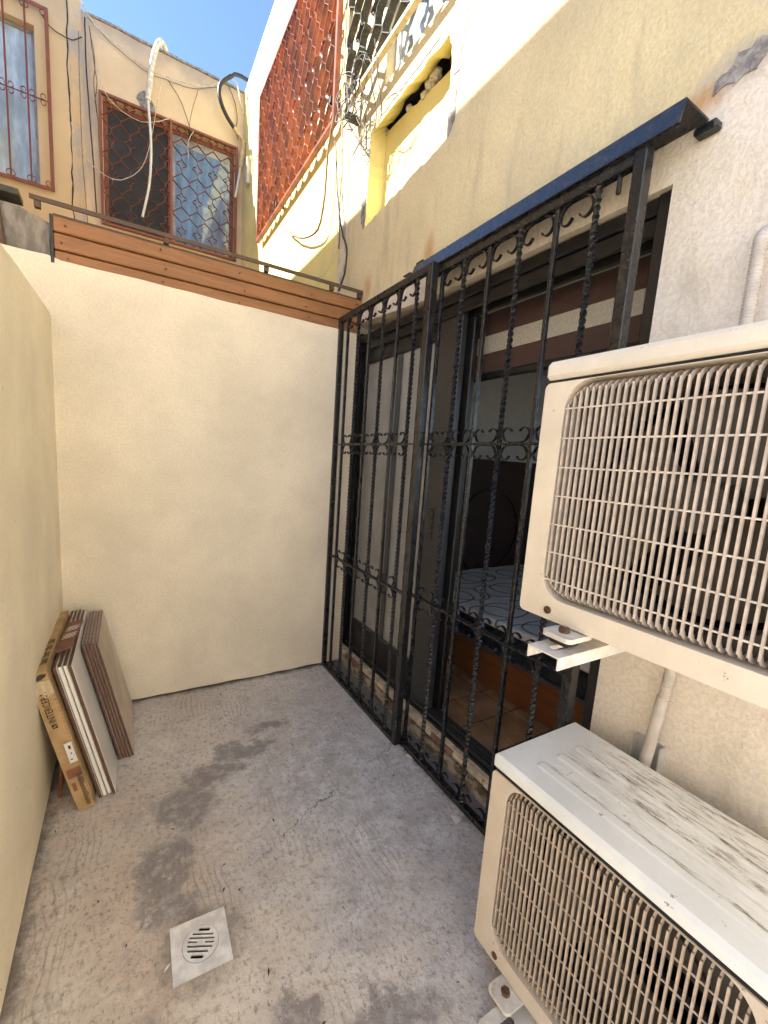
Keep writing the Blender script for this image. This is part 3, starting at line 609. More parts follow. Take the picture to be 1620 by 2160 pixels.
# ------------------------------------------------------------------ AIR CONDITIONERS (local: x depth, y width towards the camera is negative, z up)
def m_ac(name, col, top=False, seed=0):
    g = G(name); n = g.noise(6, 6, .65, off=(seed, 2, 1)); sp = g.noise(46, 5, .7, off=(seed, 5, 1)); st = g.noise(9, 6, .72, (1, 1, .22) if not top else (2.4, .35, 1), off=(seed, 1, 4))
    c = g.mix(g.ramp(n, .3, .7), tuple(x * .9 for x in col), tuple(min(1, x * 1.05) for x in col))
    c = g.mix(g.ramp(st, .56, .78, 0, .45), c, (.42, .31, .20))
    c = g.mix(g.ramp(sp, .665, .70, 0, .75), c, (.14, .10, .075))
    if top:
        band = g.noise(3.2, 7, .75, (3.2, .5, 1), off=(2, 0, 3)); grit = g.noise(34, 6, .8, (2.6, .42, 1))
        area = g.math('MULTIPLY', g.ramp(g.xyz()[1], -1.72, -1.95, 0, 1), g.ramp(g.math('ADD', g.xyz()[0], g.math('MULTIPLY', band, .35)), -.20, .02, 0, 1))
        c = g.mix(g.math('MULTIPLY', g.ramp(grit, .47, .62, 0, 1), g.math('MULTIPLY', area, .8)), c, (.23, .175, .14))
        c = g.mix(g.math('MULTIPLY', g.ramp(band, .55, .75, 0, 1), .3), c, (.45, .36, .28))
        for x0, wd_ in ((-.33, .012), (-.245, .012), (-.19, .008)):
            ln = g.math('MULTIPLY', g.ramp(g.math('ABSOLUTE', g.math('SUBTRACT', g.math('ADD', g.xyz()[0], g.math('MULTIPLY', g.noise(7, 4), .04)), x0 + .02)), wd_, wd_ * .2, 0, 1), g.ramp(grit, .44, .6, 0, 1))
            c = g.mix(g.math('MULTIPLY', ln, g.ramp(g.xyz()[1], -1.76, -1.86, 0, .85)), c, (.11, .085, .07))
    g.bump((g.noise(90, 3), .12, .001)); return g.fin(c, .5 if not top else .24, 0, .5)
def ac_unit(loc, label, mats):
    body, topm, wirem = mats[:3]
    root = empty('air_conditioner', loc, label, 'air conditioner', 'outdoor air conditioner units')
    W, H, D = .80, .555, .335
    oa = rrect(-.545, -.052, .047, .508, .055, 7); out = rrect(-W, 0, 0, .509, .012, 3)
    b = MB(); vs, fs = fill(out, [oa], lambda a, b_: (0, a, b_)); b.add(vs, fs)
    b.add(*strip(out, lambda a, b_, c: (c, a, b_), 0, D - .02)); b.add(*strip(oa, lambda a, b_, c: (c, a, b_), 0, .055)); b.build('casing', body, root)
    MB().box((.004, -W + .004, .5095), (D - .02, -.004, .5150)).build('seam', M['coil'], root)
    MB().box((D - .02, -W, 0), (D - .016, 0, .509)).build('back_panel', M['inner'], root)
    # top cover: overlaps the front, raised ribs
    b = MB(); b.box((-.003, -W - .003, .5155), (D, .004, H), .011)
    b.build('top_cover', topm, root)
    for x0 in (.075, .15, .225):
        b = MB(); lp = rrect(-W + .08, -.075, x0 - .016, x0 + .016, .015, 5); lp2 = rrect(-W + .086, -.081, x0 - .010, x0 + .010, .0095, 5)
        n = len(lp); b.add([(p[1], p[0], H + .0002) for p in lp] + [(p[1], p[0], H + .0028) for p in lp2], [(i, (i + 1) % n, (i + 1) % n + n, i + n) for i in range(n)], True)
        b.add([(p[1], p[0], H + .0028) for p in lp2], [list(range(n))]); b.build('rib', topm, root)
    # wire guard
    y = -.060; wp = {}
    k = 0
    while y > -.54:
        e = max(0.0, min(1.0, (min(-.052 - y, y + .545)) / .055)); ins = .055 * (1 - math.sqrt(max(0, 1 - (1 - e) ** 2)))
        z0, z1 = .053 + ins, .502 - ins; key = round(ins, 4)
        if key in wp: o = wp[key].copy(); COL.objects.link(o)
        else:
            pts = [(.045, 0, z1 + .0005), (.026, 0, z1), (.011, 0, z1 - .006), (.003, 0, z1 - .020), (.001, 0, z1 - .045), (.001, 0, z0 + .045), (.003, 0, z0 + .020), (.011, 0, z0 + .006), (.026, 0, z0), (.045, 0, z0)]
            pp = [(p.x, p.z) for p in catmull(pts, 2)]; o = MB().ribbon(pp, .0066, .0036, lambda a, b_, c: (a + .0028, c, b_)).build('slat', wirem, root); wp[key] = o
        o.location = (0, y, 0); y -= .0127; k += 1
    for i in range(7):
        z = .453 - i * .0610
        MB().tube([(.0035, -.054, z), (.0035, -.543, z)], .0020, 5).build('cross_wire', mats[4], root)
    # fan, shroud, coil
    cy, cz = -.30, .275
    b = MB(); n = 40; vs = []; fs = []
    sq = rect(-.56, -.03, .02, .53); vs_, fs_ = fill(sq, [circ((cy, cz), .215, 40)], lambda a, b_: (.058, a, b_)); b.add(vs_, fs_)
    b.add(*strip(circ((cy, cz), .215, 40), lambda a, b_, c: (c, a, b_), .05, .12)); b.build('shroud', M['inner'], root)
    MB().cyl((.05, cy, cz), (.12, cy, cz), .045, 20).build('hub', M['fanblade'], root)
    for q in range(3):
        b = MB(); vs = []; fs = []; nr, na = 5, 8
        for i in range(nr):
            rr = .040 + (.205 - .040) * i / (nr - 1); half = R(40 + 14 * i / (nr - 1))
            for j in range(na):
                t = j / (na - 1); a = R(90 + 120 * q + 22) - half + 2 * half * t + .25 * i / nr
                vs.append((.085 + .05 * t + .008 * math.sin(math.pi * t), cy + rr * math.cos(a), cz + rr * math.sin(a)))
        for i in range(nr - 1):
            for j in range(na - 1): fs.append((i * na + j, i * na + j + 1, (i + 1) * na + j + 1, (i + 1) * na + j))
        b.add(vs, fs, True); b.add([(p[0] + .003, p[1], p[2]) for p in vs], [f[::-1] for f in fs], True); b.build('fan_blade', M['fanblade'], root)
    MB().box((.20, -.74, .03), (.24, -.02, .51)).build('coil', M['coil'], root)
    b = MB(); b.box((.15, cy - .2, cz + .03), (.16, cy + .2, cz + .055)); b.box((.15, cy - .2, cz - .055), (.16, cy + .2, cz - .03)); b.build('motor_bracket', M['inner'], root)
    # screw and foot
    MB().cyl((.0, -.075, .021), (-.003, -.075, .021), .0085, 14).build('screw', M['screwmetal'], root)
    for yy in (-.135, -.665):
        b = MB(); lp = rrect(yy - .033, yy + .033, -.052, .03, .012, 4)
        vs_, fs_ = fill(lp, [], lambda a, b_: (b_, a, -.004)); b.add(vs_, fs_); b.add(*strip(lp, lambda a, b_, c: (b_, a, c), -.004, -.014)); b.build('foot', mats[3], root)
        MB().cyl((-.022, yy, -.004), (-.022, yy, .006), .011, 6).build('bolt', M['screwmetal'], root)
        MB().box((-.04, yy - .022, -.028), (.0, yy + .022, -.0145), .004).build('rubber_pad', M['coil'], root)
    return root
acw = m_ac('aged_cream_enamel', (.72, .65, .54), seed=1); acw2 = m_ac('aged_beige_enamel', (.60, .52, .42), seed=6)
top1 = m_ac('cream_lid', (.75, .70, .61), seed=3); top2 = m_ac('white_lid_with_grime', (.74, .77, .77), True, seed=4)
wire1 = m_plain('dusty_wire', (.54, .47, .41), .6, var=.15, vs=40); wire2 = m_plain('dusty_beige_wire', (.46, .375, .295), .6, var=.15, vs=40)
wire3 = m_plain('pale_cross_wire', (.74, .67, .58), .5, var=.1, vs=40)
footm = m_metal_paint('chipped_white_steel', (.66, .63, .58), .45, rust=.35, rcol=(.22, .11, .06))
ac_unit((-.44, -1.742, 1.024), 'cream wall air conditioner at head height with wire fan guard, upper of two', (acw, top1, wire1, footm, wire3))
ac_unit((-.42, -1.705, .062), 'beige air conditioner by the floor with a grimy pale top, lower of two', (acw2, top2, wire2, footm, wire2))

def bracket(loc, label, hleg, up):
    """steel wall bracket: slotted arm and wall leg"""
    root = empty('wall_bracket', loc, label, 'bracket', 'steel brackets carrying the air conditioners')
    b = MB(); sl2 = [(p[0], p[1]) for p in rrect(-.495, -.445, -.009, .009, .008, 4)]
    vs, fs = fill(rect(-.522, -.004, -.036, .036), [sl2], lambda a, b_: (a, b_, 0)); b.add(vs, fs); vs, fs = fill(rect(-.522, -.004, -.036, .036), [sl2], lambda a, b_: (a, b_, -.003)); b.add(vs, fs)
    b.add(*strip(sl2, lambda a, b_, c: (a, b_, c), 0, -.003)); b.add(*strip(rect(-.522, -.004, -.036, .036), lambda a, b_, c: (a, b_, c), 0, -.003))
    b.box((-.522, .033, -.026), (-.004, .036, -.003)); b.box((-.522, -.036, -.026), (-.004, -.033, -.003)); b.build('arm', footm, root)
    z0, z1 = (-.03, hleg) if up else (-hleg, .0)
    legm = m_plain('grey_primed_steel', (.50, .49, .47), .5, var=.12, vs=18)
    b = MB(); b.box((-.003, -.036, z0), (-.0006, .036, z1)); b.box((-.030, -.036, z0), (-.003, -.033, z1)); b.box((-.030, .033, z0), (-.003, .036, z1)); b.build('wall_leg', legm, root)
    return root
bracket((0, -1.877, .990), 'white slotted steel arm under the upper air conditioner, its bolt exposed', .5, True)
bracket((0, -1.872, .030), 'steel bracket carrying the lower air conditioner, its leg showing on the wall', .61, True)
# conduit beside the wall
cp = empty('conduit_pipe', (-.035, -1.91, 1.2), 'pale corrugated conduit running down the wall behind both air conditioners', 'pipe')
pts = []; rad = []; n = 640
for i in range(n + 1):
    t = i / n; z = 1.90 - 1.12 * t; pts.append((.0 + .034 * max(0, 1 - t / .03) ** 2, -.015 + .03 * t - .012 * math.sin(t * 3), z - 1.2)); rad.append(.0125 + .0013 * math.cos(i * 2 * math.pi / 4))
MB().tube(pts, rad, 12).build('corrugated_tube', M['conduit'], cp)
MB().tube([(.0, .0155, -.415), (-.003, .022, -.52), (-.008, .033, -.68)], .0140, 16).build('smooth_sleeve', M['conduit'], cp)

# ------------------------------------------------------------------ WOOD FASCIA on the back wall and iron rail above it
fa = empty('plank_fascia', (-.75, .03, 2.19), 'three weathered orange brown planks along the top of the far wall', 'fascia')
for z0, z1, d in ((2.226, 2.286, 0), (2.158, 2.222, .004), (2.088, 2.154, .010)):
    b = MB(); n = 24; vs = []; fs = []
    b.box((-.745, -.028 - (0.012 if z0 > 2.2 else .006 if z0 > 2.1 else 0), z0 - 2.19), (.7485, .012, z1 - 2.19), .004); b.build('plank', M['plank'], fa)
rn = random.Random(9); nl = None
for z in (.066, -.002, -.068):
    for x in (-.70, -.32, .05, .41, .71):
        if nl is None: nl = MB().cyl((0, -.008, 0), (0, 0, 0), .0035, 8).build('nail', M['screwmetal'], fa); o = nl
        else: o = nl.copy(); COL.objects.link(o)
        o.location = (x + rn.uniform(-.02, .02), -.0335 + (-.0075 if z > .05 else .005 if z < -.05 else 0.0), z + rn.uniform(-.012, .012))
MB().box((-.757, -.035, -.09), (-.7455, .02, .1), .001).build('end_trim', M['cable_black'], fa)
MB().box((-.745, -.03, .0965), (.7485, .03, .108), .002).build('capping', M['railing'], fa)
ir = empty('iron_rail', (-.80, .01, 2.31), 'rusty brown angle iron rail on short posts above the planks', 'rail')
b = MB(); b.box((-.77, -.03, .012), (.795, -.026, .030)); b.box((-.77, -.0258, .0265), (.795, .012, .030)); b.build('angle_iron', M['railing'], ir)
for x in (-.745, -.26, .22, .60, .78): MB().box((x - .011, -.0255, -.012), (x + .011, .0, .0262), .001).build('post', M['railing'], ir)
# concrete stub, pipe and dark cover beyond the left end
cs = empty('concrete_block', (-1.58, .08, 2.1), 'rough grey concrete block on the wall beside the planks', 'block')
bm_ = MB(); vs, fs = fill(ragged([(-.10, -.04), (.072, -.04), (.072, .165), (.0, .185), (-.06, .2), (-.10, .2)], .03, .005, 12), [], lambda a, b_: (a, -.05, b_))
lp = ragged([(-.10, -.04), (.072, -.04), (.072, .165), (.0, .185), (-.06, .2), (-.10, .2)], .03, .005, 12); vs, fs = fill(lp, [], lambda a, b_: (a, -.055, b_)); bm_.add(vs, fs); bm_.add(*strip(lp, lambda a, b_, c: (a, c, b_), -.055, .12))
bm_.build('block', m_plain('combed_concrete', (.24, .21, .18), .95, var=.3, vs=30, bump=(26, .9, .012), stretch=(1, 1, .35)), cs)
tag(MB().tube([(-1.665, .02, 2.08), (-1.685, .0, 2.34)], .011, 10).build('rusty_pipe', M['railing']), 'rusty brown pipe end standing beside the grey concrete block', 'pipe')
tag(MB().box((-1.86, .03, 2.05), (-1.69, .06, 2.33), .003).build('metal_sheet', M['cable_black']), 'dark metal sheet at the left picture edge beyond the wall', 'sheet')
tag(MB().box((-1.9, .0, 2.328), (-1.607, .10, 2.352), .002).build('roof_board', M['olive']), 'dark board lying over the concrete block at left', 'board')

# ------------------------------------------------------------------ NEIGHBOUR HOUSE beyond the back wall (same plane) and PEACH HOUSE across
nb = empty('neighbour_house', (0, 2, 0), 'pale yellow house wall beyond the far wall, carrying a brick red grille', 'house')
no = [(.262, -.16), (.262, 5.6), (.6, 5.42)] if False else [(.2601, -.16), (.2601, 5.6)] + [(.6 + i * .2, 5.43 + wob(i * .2, 3, .01, 40)) for i in range(14)] + [(3.34, 5.42), (3.34, -.16)]
nwin = rect(.5, 2.2, 3.55, 4.75); nfn = lambda a, b_, c=0.0: (c, a - 2, b_)
b = MB(); vs, fs = fill(no, [nwin], lambda a, b_: nfn(a, b_)); b.add(vs, fs); b.add(*strip(nwin, nfn, 0, .12)); b.add(*strip(no, nfn, 0, .2)); b.build('wall', M['neighbour'], nb)
curt = m_plain('white_curtain', (.74, .73, .68), .9, var=.08, vs=14, stretch=(1, 6, .1)); 
MB().box((.10, -1.5, 3.55), (.118, .2, 4.75)).build('window', curt, nb)
patch(nb, [(2.62, 4.60), (2.72, 4.47), (2.60, 4.40), (2.50, 4.46), (2.44, 4.58), (2.46, 4.72), (2.52, 4.70)], M['cement'], nfn, seed=14, amp=.02, step=.05)

ph = empty('peach_house', (-1, 3.2, 0), 'peach rendered house across the yard with two barred windows and a cracked wall joint', 'house')
pfn = lambda a, b_, c=0.0: (a + 1, c, b_)
gate_h = rect(-1.395, -.095, 3.62, 4.79); rw_h = rect(-2.85, -1.925, 3.80, 5.14)
po = [(-.0015, -.16), (-.0015, 5.405)] + [(-.05 - i * .1, 5.405 + wob(i * .1, 4, .012, 50) + .002 * i) for i in range(15)] + [(-1.55, 5.46), (-1.62, 5.62), (-4.0, 5.62), (-4.0, -.16)]
b = MB(); vs, fs = fill(po, [gate_h, rw_h], lambda a, b_: pfn(a, b_)); b.add(vs, fs)
for h_ in (gate_h, rw_h): b.add(*strip(h_, pfn, 0, .12))
b.add(*strip(po, pfn, 0, .25)); b.build('wall', M['orange'], ph)
b = MB()
for i in range(15): b.box((1 - .1 * i - .1 - .0015, -.015, 5.408 + .002 * i + wob(i * .1, 4, .012, 50)), (1 - .1 * i - .0015, .26, 5.424 + .002 * i + random.uniform(0, .008)))
b.build('roof_edge', M['cement'], ph)
# wall joint: an open crack
b = MB(); cl = [(-1.668 + wob(i * .05, 9, .012, 60) + (.02 * wob(i * .05, 2, 1, 61)), 3.4 + i * .05) for i in range(45)]
cw = [.004 + .006 * abs(mnoise.noise(Vector((i * .4, 8, 0)))) for i in range(45)]
lp = [(p[0] - q, p[1]) for p, q in zip(cl, cw)] + [(p[0] + q, p[1]) for p, q in zip(cl, cw)][::-1]
vs, fs = fill(lp, [], lambda a, b_: pfn(a, b_, -.0025)); b.add(vs, fs); b.build('crack', M['darkvoid'], ph)
b = MB(); lp = [(-1.655 + wob(i * .06, 6, .01, 70), 3.4 + i * .06) for i in range(37)] + [(-1.55 + wob(i * .06, 5, .012, 71), 3.4 + i * .06) for i in range(37)][::-1]
vs, fs = fill(lp, [], lambda a, b_: pfn(a, b_, -.005)); b.add(vs, fs); b.add(*strip(lp, pfn, .002, -.005))
g = G('weathered_joint_render'); n1 = g.noise(6, 7, .7, (1, 1, .6)); c = g.mix(g.ramp(n1, .4, .62), (.72, .50, .27), (.50, .43, .38)); g.bump((g.noise(40, 5, .7), .8, .006)); b.build('joint_strip', g.fin(c, .95, 0, .2), ph)
patch(ph, [(-1.105, 4.908), (-1.075, 4.975), (-1.032, 4.996), (-.98, 4.962), (-.930, 4.915), (-.925, 4.83), (-.96, 4.815), (-1.0, 4.84), (-1.06, 4.842)], M['cement'], pfn, seed=15, amp=.012, step=.03)
# windows: frames and glossy panes, sky reflection also painted into their colour
def m_pane(name, tint, rough=.04):
    g = G(name); n = g.noise(3.5, 5, .7, (2.4, 2.4, .6)); c = g.mix(g.ramp(n, .35, .7), tuple(x * .55 for x in tint), tint)
    g.bump((g.noise(5, 2), .06, .01)); return g.fin(c, rough, 0, .9)
alu = m_plain('weathered_aluminium', (.40, .38, .36), .45, .5, var=.2)
def winframe(parent, fn, a0, a1, b0, b1, c0, t=.035, bars=(), fm=None, pm=None, names=('window', 'pane')):
    b = MB()
    def q(x0, x1, y0, y1): 
        p, r_ = Vector(fn(x0, y0, c0)), Vector(fn(x1, y1, c0 + .035)); b.box(p, r_, .003)
    q(a0, a0 + t, b0, b1); q(a1 - t, a1, b0, b1); q(a0 + t + .001, a1 - t - .001, b0, b0 + t); q(a0 + t + .001, a1 - t - .001, b1 - t, b1)
    for x in bars: q(x - t / 2, x + t / 2, b0 + t + .001, b1 - t - .001)
    f = b.build(names[0], fm, parent)
    for x0, x1, m_ in pm:
        p, r_ = Vector(fn(x0, b0 + t, c0 + .015)), Vector(fn(x1, b1 - t, c0 + .020)); MB().box(p, r_).build(names[1], m_, f)
    return f
pane_dark = m_plain('dark_mesh_screen', (.045, .043, .045), .75, var=.2, vs=4); pane_sky = m_pane('window_glass_sky_tint', (.24, .38, .58), .03); pane_left = m_pane('window_glass_sky_curtain_tint', (.62, .78, .95), .05)  # blue tints stand for reflected sky, in the left pane for curtain too
winframe(ph, pfn, -1.394, -.096, 3.621, 4.789, .055, .04, (-.775,), M['redpaint_dusty'], [(-1.354, -.795, pane_dark), (-.755, -.136, pane_sky)])
MB().box((1 - .755, .066, 3.66), (1 - .72, .092, 4.75), .002).build('window', alu, ph); MB().box((1 - .72, .066, 4.66), (1 - .14, .092, 4.75), .002).build('window', alu, ph)
winframe(ph, pfn, -2.849, -1.926, 3.801, 5.139, .07, .03, (), alu, [(-2.819, -1.956, pane_left)])
curt2 = m_plain('pale_blue_curtain', (.62, .66, .72), .9, var=.16, vs=7, stretch=(3, 1, .25))
b = MB(); n = 60; vs = [(1 - 2.82 + .86 * i / n, .16 + .014 * math.sin(i * .9) + .01 * math.sin(i * 2.3), z) for z in (3.82, 5.12) for i in range(n + 1)]
b.add(vs, [(i, i + 1, n + 2 + i, n + 1 + i) for i in range(n)], True); b.build('curtain', curt2, ph)
# the long house on the left whose roof edge throws the shade (outside the picture to the left)
lh = empty('left_house', (-2.6, -2, 0), 'peach rendered house closing the yard on the left, joined to the house across', 'house')
lo = [(3.195, -.16), (3.195, 5.44), (-1.5, 5.44), (-1.5, -.16)]
lfn = lambda a, b_, c=0.0: (-c, a + 2, b_)
b = MB(); vs, fs = fill(lo, [rect(-1.5, .2, 3.6, 4.8)], lambda a, b_: lfn(a, b_)); b.add(vs, fs); b.add(*strip(rect(-1.5, .2, 3.6, 4.8), lfn, 0, .12)); b.add(*strip(lo, lfn, 0, .3)); b.build('wall', M['orange'], lh)
MB().box((-.12, .5, 3.6), (-.1, 2.2, 4.8)).build('window', pane_sky, lh)

# unseen house wall and pale paving added behind the camera to bounce sunlight
rh = empty('rear_bounce_wall', (-2, -5, 0), 'added white house wall behind the camera, unseen, bouncing sunlight into the patio', 'house')
MB().box((-8, -.3, -.16), (1.9, 0, 5)).build('wall', M['white'], rh)
yd = MB().box((-12, -9, -.159), (-.0, -6.001, -.02)); yd.box((-12, -6, -.159), (-1.76, 3, -.02)); yd.build('yard_bounce_paving', m_plain('pale_paving', (.55, .48, .40), .9, var=.2, vs=3))['kind'] = 'structure'

# ------------------------------------------------------------------ WAVY GRILLES
def wavy_strip(z0, z1, side, q, t, start=.06):
    """bent flat bar: on one side it follows a column of joint, clover, joint; on the other a column of single joints"""
    pts = [(side * q, z1)]; z = z1 + start; o = -side
    A = [(0, 0), (0, -.034), (o * -.0, -.040), (o * .010, -.052), (o * .014, -.066), (o * .030, -.072), (o * .046, -.078), (o * .050, -.090), (o * .042, -.100), (o * .028, -.104), (o * .014, -.112), (o * .010, -.126), (0, -.138), (0, -.146), (0, -.180)]
    Bp = [(0, 0), (0, -.032)]
    while z > z0 - .3:
        pts += [(side * q + a, z + b_) for a, b_ in A]; z -= .180 + .062
        pts += [(-side * q + a, z + b_) for a, b_ in Bp]; z -= .032 + .062
    out = []
    for (a0, b0), (a1, b1) in zip(pts[:-1], pts[1:]):
        if b0 <= z1 and b0 >= z0: out.append((a0, b0))
        for lim in (z1, z0):
            if (b0 - lim) * (b1 - lim) < 0: k = (lim - b0) / (b1 - b0); out.append((a0 + (a1 - a0) * k, lim))
    return out
def wavy_grille(name, label, cat, loc, width, z0, z1, fn, mat_, depth, t=.003, pitch=.132, group=None, frame=.022, fd=.03, frame_m=None, mull=()):
    root = empty(name, loc, label, cat, group); fm = frame_m or mat_
    def fb(a0, a1, b0, b1):
        p = Vector(fn(a0, b0, -fd / 2)); q = Vector(fn(a1, b1, fd / 2)); MB().box(p, q, .002).build('frame_bar', fm, root)
    f = frame; fb(0, f, z0, z1); fb(width - f, width, z0, z1); fb(f + .0005, width - f - .0005, z0, z0 + f); fb(f + .0005, width - f - .0005, z1 - f, z1)
    for m_ in mull: fb(m_ - f / 2, m_ + f / 2, z0 + f + .0005, z1 - f - .0005)
    n = int(round((width - 2 * f) / (pitch / 2))); pw = (width - 2 * f) / n
    for i in range(n):
        side = 1 if i % 2 == 0 else -1; cx = f + pw * (i + .5)
        path = wavy_strip(z0 + f, z1 - f, side, pw / 2 - t * .5, t)
        b = MB(); b.ribbon([(cx + a, b_) for a, b_ in path], t, depth, fn); b.build('wavy_bar', mat_, root)
    return root
wavy_grille('window_grille', 'brick red wavy bar grille on the sunlit pale yellow wall', 'window grille', (-.045, .42, 0), 1.87, 3.47, 4.78, lambda a, b_, c: (c, a, b_), M['redpaint'], .036, .003, .140, fd=.036, frame=.026, group='wavy barred window grilles')
for y, z in ((.47, 3.62), (1.6, 3.52)): MB().box((-.026, y - .42 - .012, z - .02), (.044, y - .42 + .012, z + .02), .001).build('stand_off', M['olive'], bpy.data.objects['window_grille'])
wavy_grille('window_grille', 'rust red wavy bar grille over the dark wide window of the peach house', 'window grille', (-1.425, 3.175, 0), 1.355, 3.60, 4.815, lambda a, b_, c: (a, c, b_), M['redpaint_dusty'], .022, .003, .160, group='wavy barred window grilles', frame=.024, mull=(.655,))
# grille of the upper window of the house: cream frame, dark wavy bars
wg = wavy_grille('window_grille', 'dark wavy bar grille in a cream frame before the upper house window', 'window grille', (-.085, -1.62, 0), 1.815, 3.372, 4.36, lambda a, b_, c: (c, a, b_), M['olive'], .040, .004, .17, group='wavy barred window grilles', frame=.024, fd=.028, frame_m=M['paleiron'])
MB().box((-.0, 1.785, 3.33), (.0848, 1.812, 3.371), .002).build('stand_off', M['olive'], wg); MB().box((.0, 0.02, 3.33), (.0848, .045, 3.371), .002).build('stand_off', M['olive'], wg)
# upper window itself
uw = winframe(house, hx, -1.599, -.126, 3.346, 4.319, .05, .04, (-.85,), m_plain('white_window_frame', (.62, .62, .60), .5), [(-1.56, -.87, pane_sky), (-.83, -.166, m_pane('window_glass_pale', (.52, .60, .60), .05))])
# plain red grille with scrolls on the left window of the peach house
rg = empty('window_grille', (-2.35, 3.155, 0), 'oxblood red grille of straight bars with small scrolls on the window at far left', 'window grille')
def rgb(nm, x0, x1, z0, z1, d=.010, m_=M['redpaint_dusty']): return MB().box((x0 + 2.35, -d, z0), (x1 + 2.35, d, z1), .002).build(nm, m_, rg)
rgb('frame_bar', -1.838, -1.808, 3.755, 5.30, .006); rgb('frame_bar', -2.90, -1.839, 3.755, 3.785, .006); rgb('frame_bar', -2.90, -1.839, 5.27, 5.30, .006); rgb('frame_bar', -2.93, -2.901, 3.755, 5.30, .006)
for x in (-1.985, -2.14, -2.295, -2.45, -2.6, -2.75): rgb('bar', x - .007, x + .007, 3.7855, 5.2695, .007, M['darkred'])
def curl(cx, cz, sx, sz, r=.026):
    p = [(cx + sx * (r * (1 - .00 * k) * math.cos(R(-90 + a)) ), cz + sz * (r + r * math.sin(R(-90 + a)))) for k, a in enumerate(range(0, 300, 20))]
    p = [(cx + (q[0] - cx) * (1 - .35 * i / 14), cz + (q[1] - cz)) for i, q in enumerate(p)]
    b = MB(); b.ribbon(p, .0045, .010, lambda a, b_, c: (a + 2.35, c - .004, b_)); b.build('scroll', M['darkred'], rg)
for x in (-1.985, -2.14, -2.295):
    for s in (-1, 1):
        curl(x + s * .012, 3.787, s, 1, .024); curl(x + s * .030, 4.525, s, 1, .024); curl(x + s * .030, 4.525, s, -1, .024); curl(x + s * .012, 5.268, s, -1, .022)
curl(-1.855, 3.787, -1, 1, .024); curl(-1.868, 4.525, -1, 1, .024); curl(-1.868, 4.525, -1, -1, .024); curl(-1.85, 5.268, -1, -1, .024)
rgb('flat_rail', -2.9, -1.839, 4.520, 4.530, .004, M['darkred'])

# ------------------------------------------------------------------ CABLES AND PIPES on the far walls
def cable(name, pts, r, m_, label, cat='cable', group='loose cables on the peach house', k=6, jit=.004, seed=1):
    rn = random.Random(seed); P = catmull([Vector(p) for p in pts], k)
    P = [p + Vector((rn.uniform(-jit, jit) * .4, rn.uniform(-jit, jit), 0)) for p in P]
    c0 = P[0].copy(); return tag(MBloc(P, c0, r, name, m_), label, cat, group)
def MBloc(P, c0, r, name, m_):
    o = MB().tube([p - c0 for p in P], r, 6).build(name, m_); o.location = c0; return o
Y = 3.17
def F(*q, y=Y): return [(a, y, b_) for a, b_ in q]
cable('cable', F((-1.523, 5.386), (-1.52, 4.912), (-1.485, 4.181), (-1.466, 3.645)), .006, M['cable_black'], 'thick black cable hanging straight down beside the rust red window grille', seed=2)
cable('cable', F((-1.575, 5.243), (-1.58, 4.683), (-1.571, 4.064), (-1.545, 3.554)), .0028, M['cable_grey'], 'thin grey cable hanging straight down along the cracked wall joint', seed=3)
cable('cable', F((-1.487, 5.306), (-1.448, 5.025), (-1.462, 4.818), (-1.435, 4.536), (-1.42, 4.205), (-1.376, 3.784), (-1.359, 3.634), y=3.14), .004, M['cable_brown'], 'brown cable running down over the left edge of the rust red grille', seed=4)
cable('cable', F((-1.487, 5.30), (-1.455, 5.025), (-1.435, 4.86), (-1.455, 4.70), (-1.432, 4.536)), .0028, M['cable_black'], 'thin black cable twisted round the brown one left of the rust red grille', seed=5)
cable('cable', F((-1.86, 5.24), (-1.779, 5.162), (-1.634, 5.144), (-1.55, 5.208)), .0045, M['cable_black'], 'short black cable sagging from the left window grille to the wall joint', seed=6)
cable('cable', F((-1.557, 5.504), (-1.44, 5.348), (-1.245, 5.262), (-.995, 5.178), (-.591, 5.22), (-.399, 5.281), (-.191, 5.428), y=3.15), .0045, M['cable_pale'], 'pale cable swagged along the roof edge of the peach house', seed=7)
cable('cable', F((-1.50, 5.40), (-1.30, 5.27), (-1.0, 5.165), (-.80, 5.172), (-.55, 5.205), (-.30, 5.33)), .003, M['cable_grey'], 'grey cable sagging just below the pale swagged cable', seed=8)
cable('cable', F((-1.44, 5.0), (-1.335, 4.746), (-1.087, 4.658), (-.912, 4.716), (-.776, 4.806), y=3.13), .0035, M['cable_pale'], 'pale cable sagging across the top of the rust red grille', seed=9)
cable('cable', F((-1.657, 4.406), (-1.605, 4.22), (-1.451, 4.064), (-1.267, 4.034), (-1.094, 4.17), (-1.004, 4.36), (-.934, 4.698), (-.86, 5.131), y=3.12), .0035, M['cable_pale'], 'long pale cable looping from the wall joint across the rust red grille', seed=10)
cable('cable', F((-.798, 5.172), (-.684, 5.046), (-.599, 4.856), (-.565, 4.755)), .0035, M['cable_black'], 'dark cable dropping from the swag to the wall hole right of the foam pipe', seed=11)
cable('cable', F((-.58, 4.772), (-.444, 4.789), (-.404, 4.702), (-.468, 4.644), (-.541, 4.695), (-.589, 4.80), (-.566, 4.96), (-.505, 5.19), y=3.14), .003, M['cable_brown'], 'thin brown cable looped over the top right of the rust red grille', seed=12)
cable('cable', F((-.551, 4.77), (-.603, 4.648), (-.603, 4.486), y=3.13), .0035, M['cable_pale'], 'short pale cable end hanging over the rust red grille', seed=13)
patch(ph, [(-.60, 4.80), (-.56, 4.80), (-.55, 4.745), (-.59, 4.75)], M['darkvoid'], pfn, seed=16, amp=.006)
fp = empty('foam_pipe', (-.97, 3.13, 5.1), 'white foam covered pipe hung over the roof edge, a thin tube trailing from it', 'pipe')
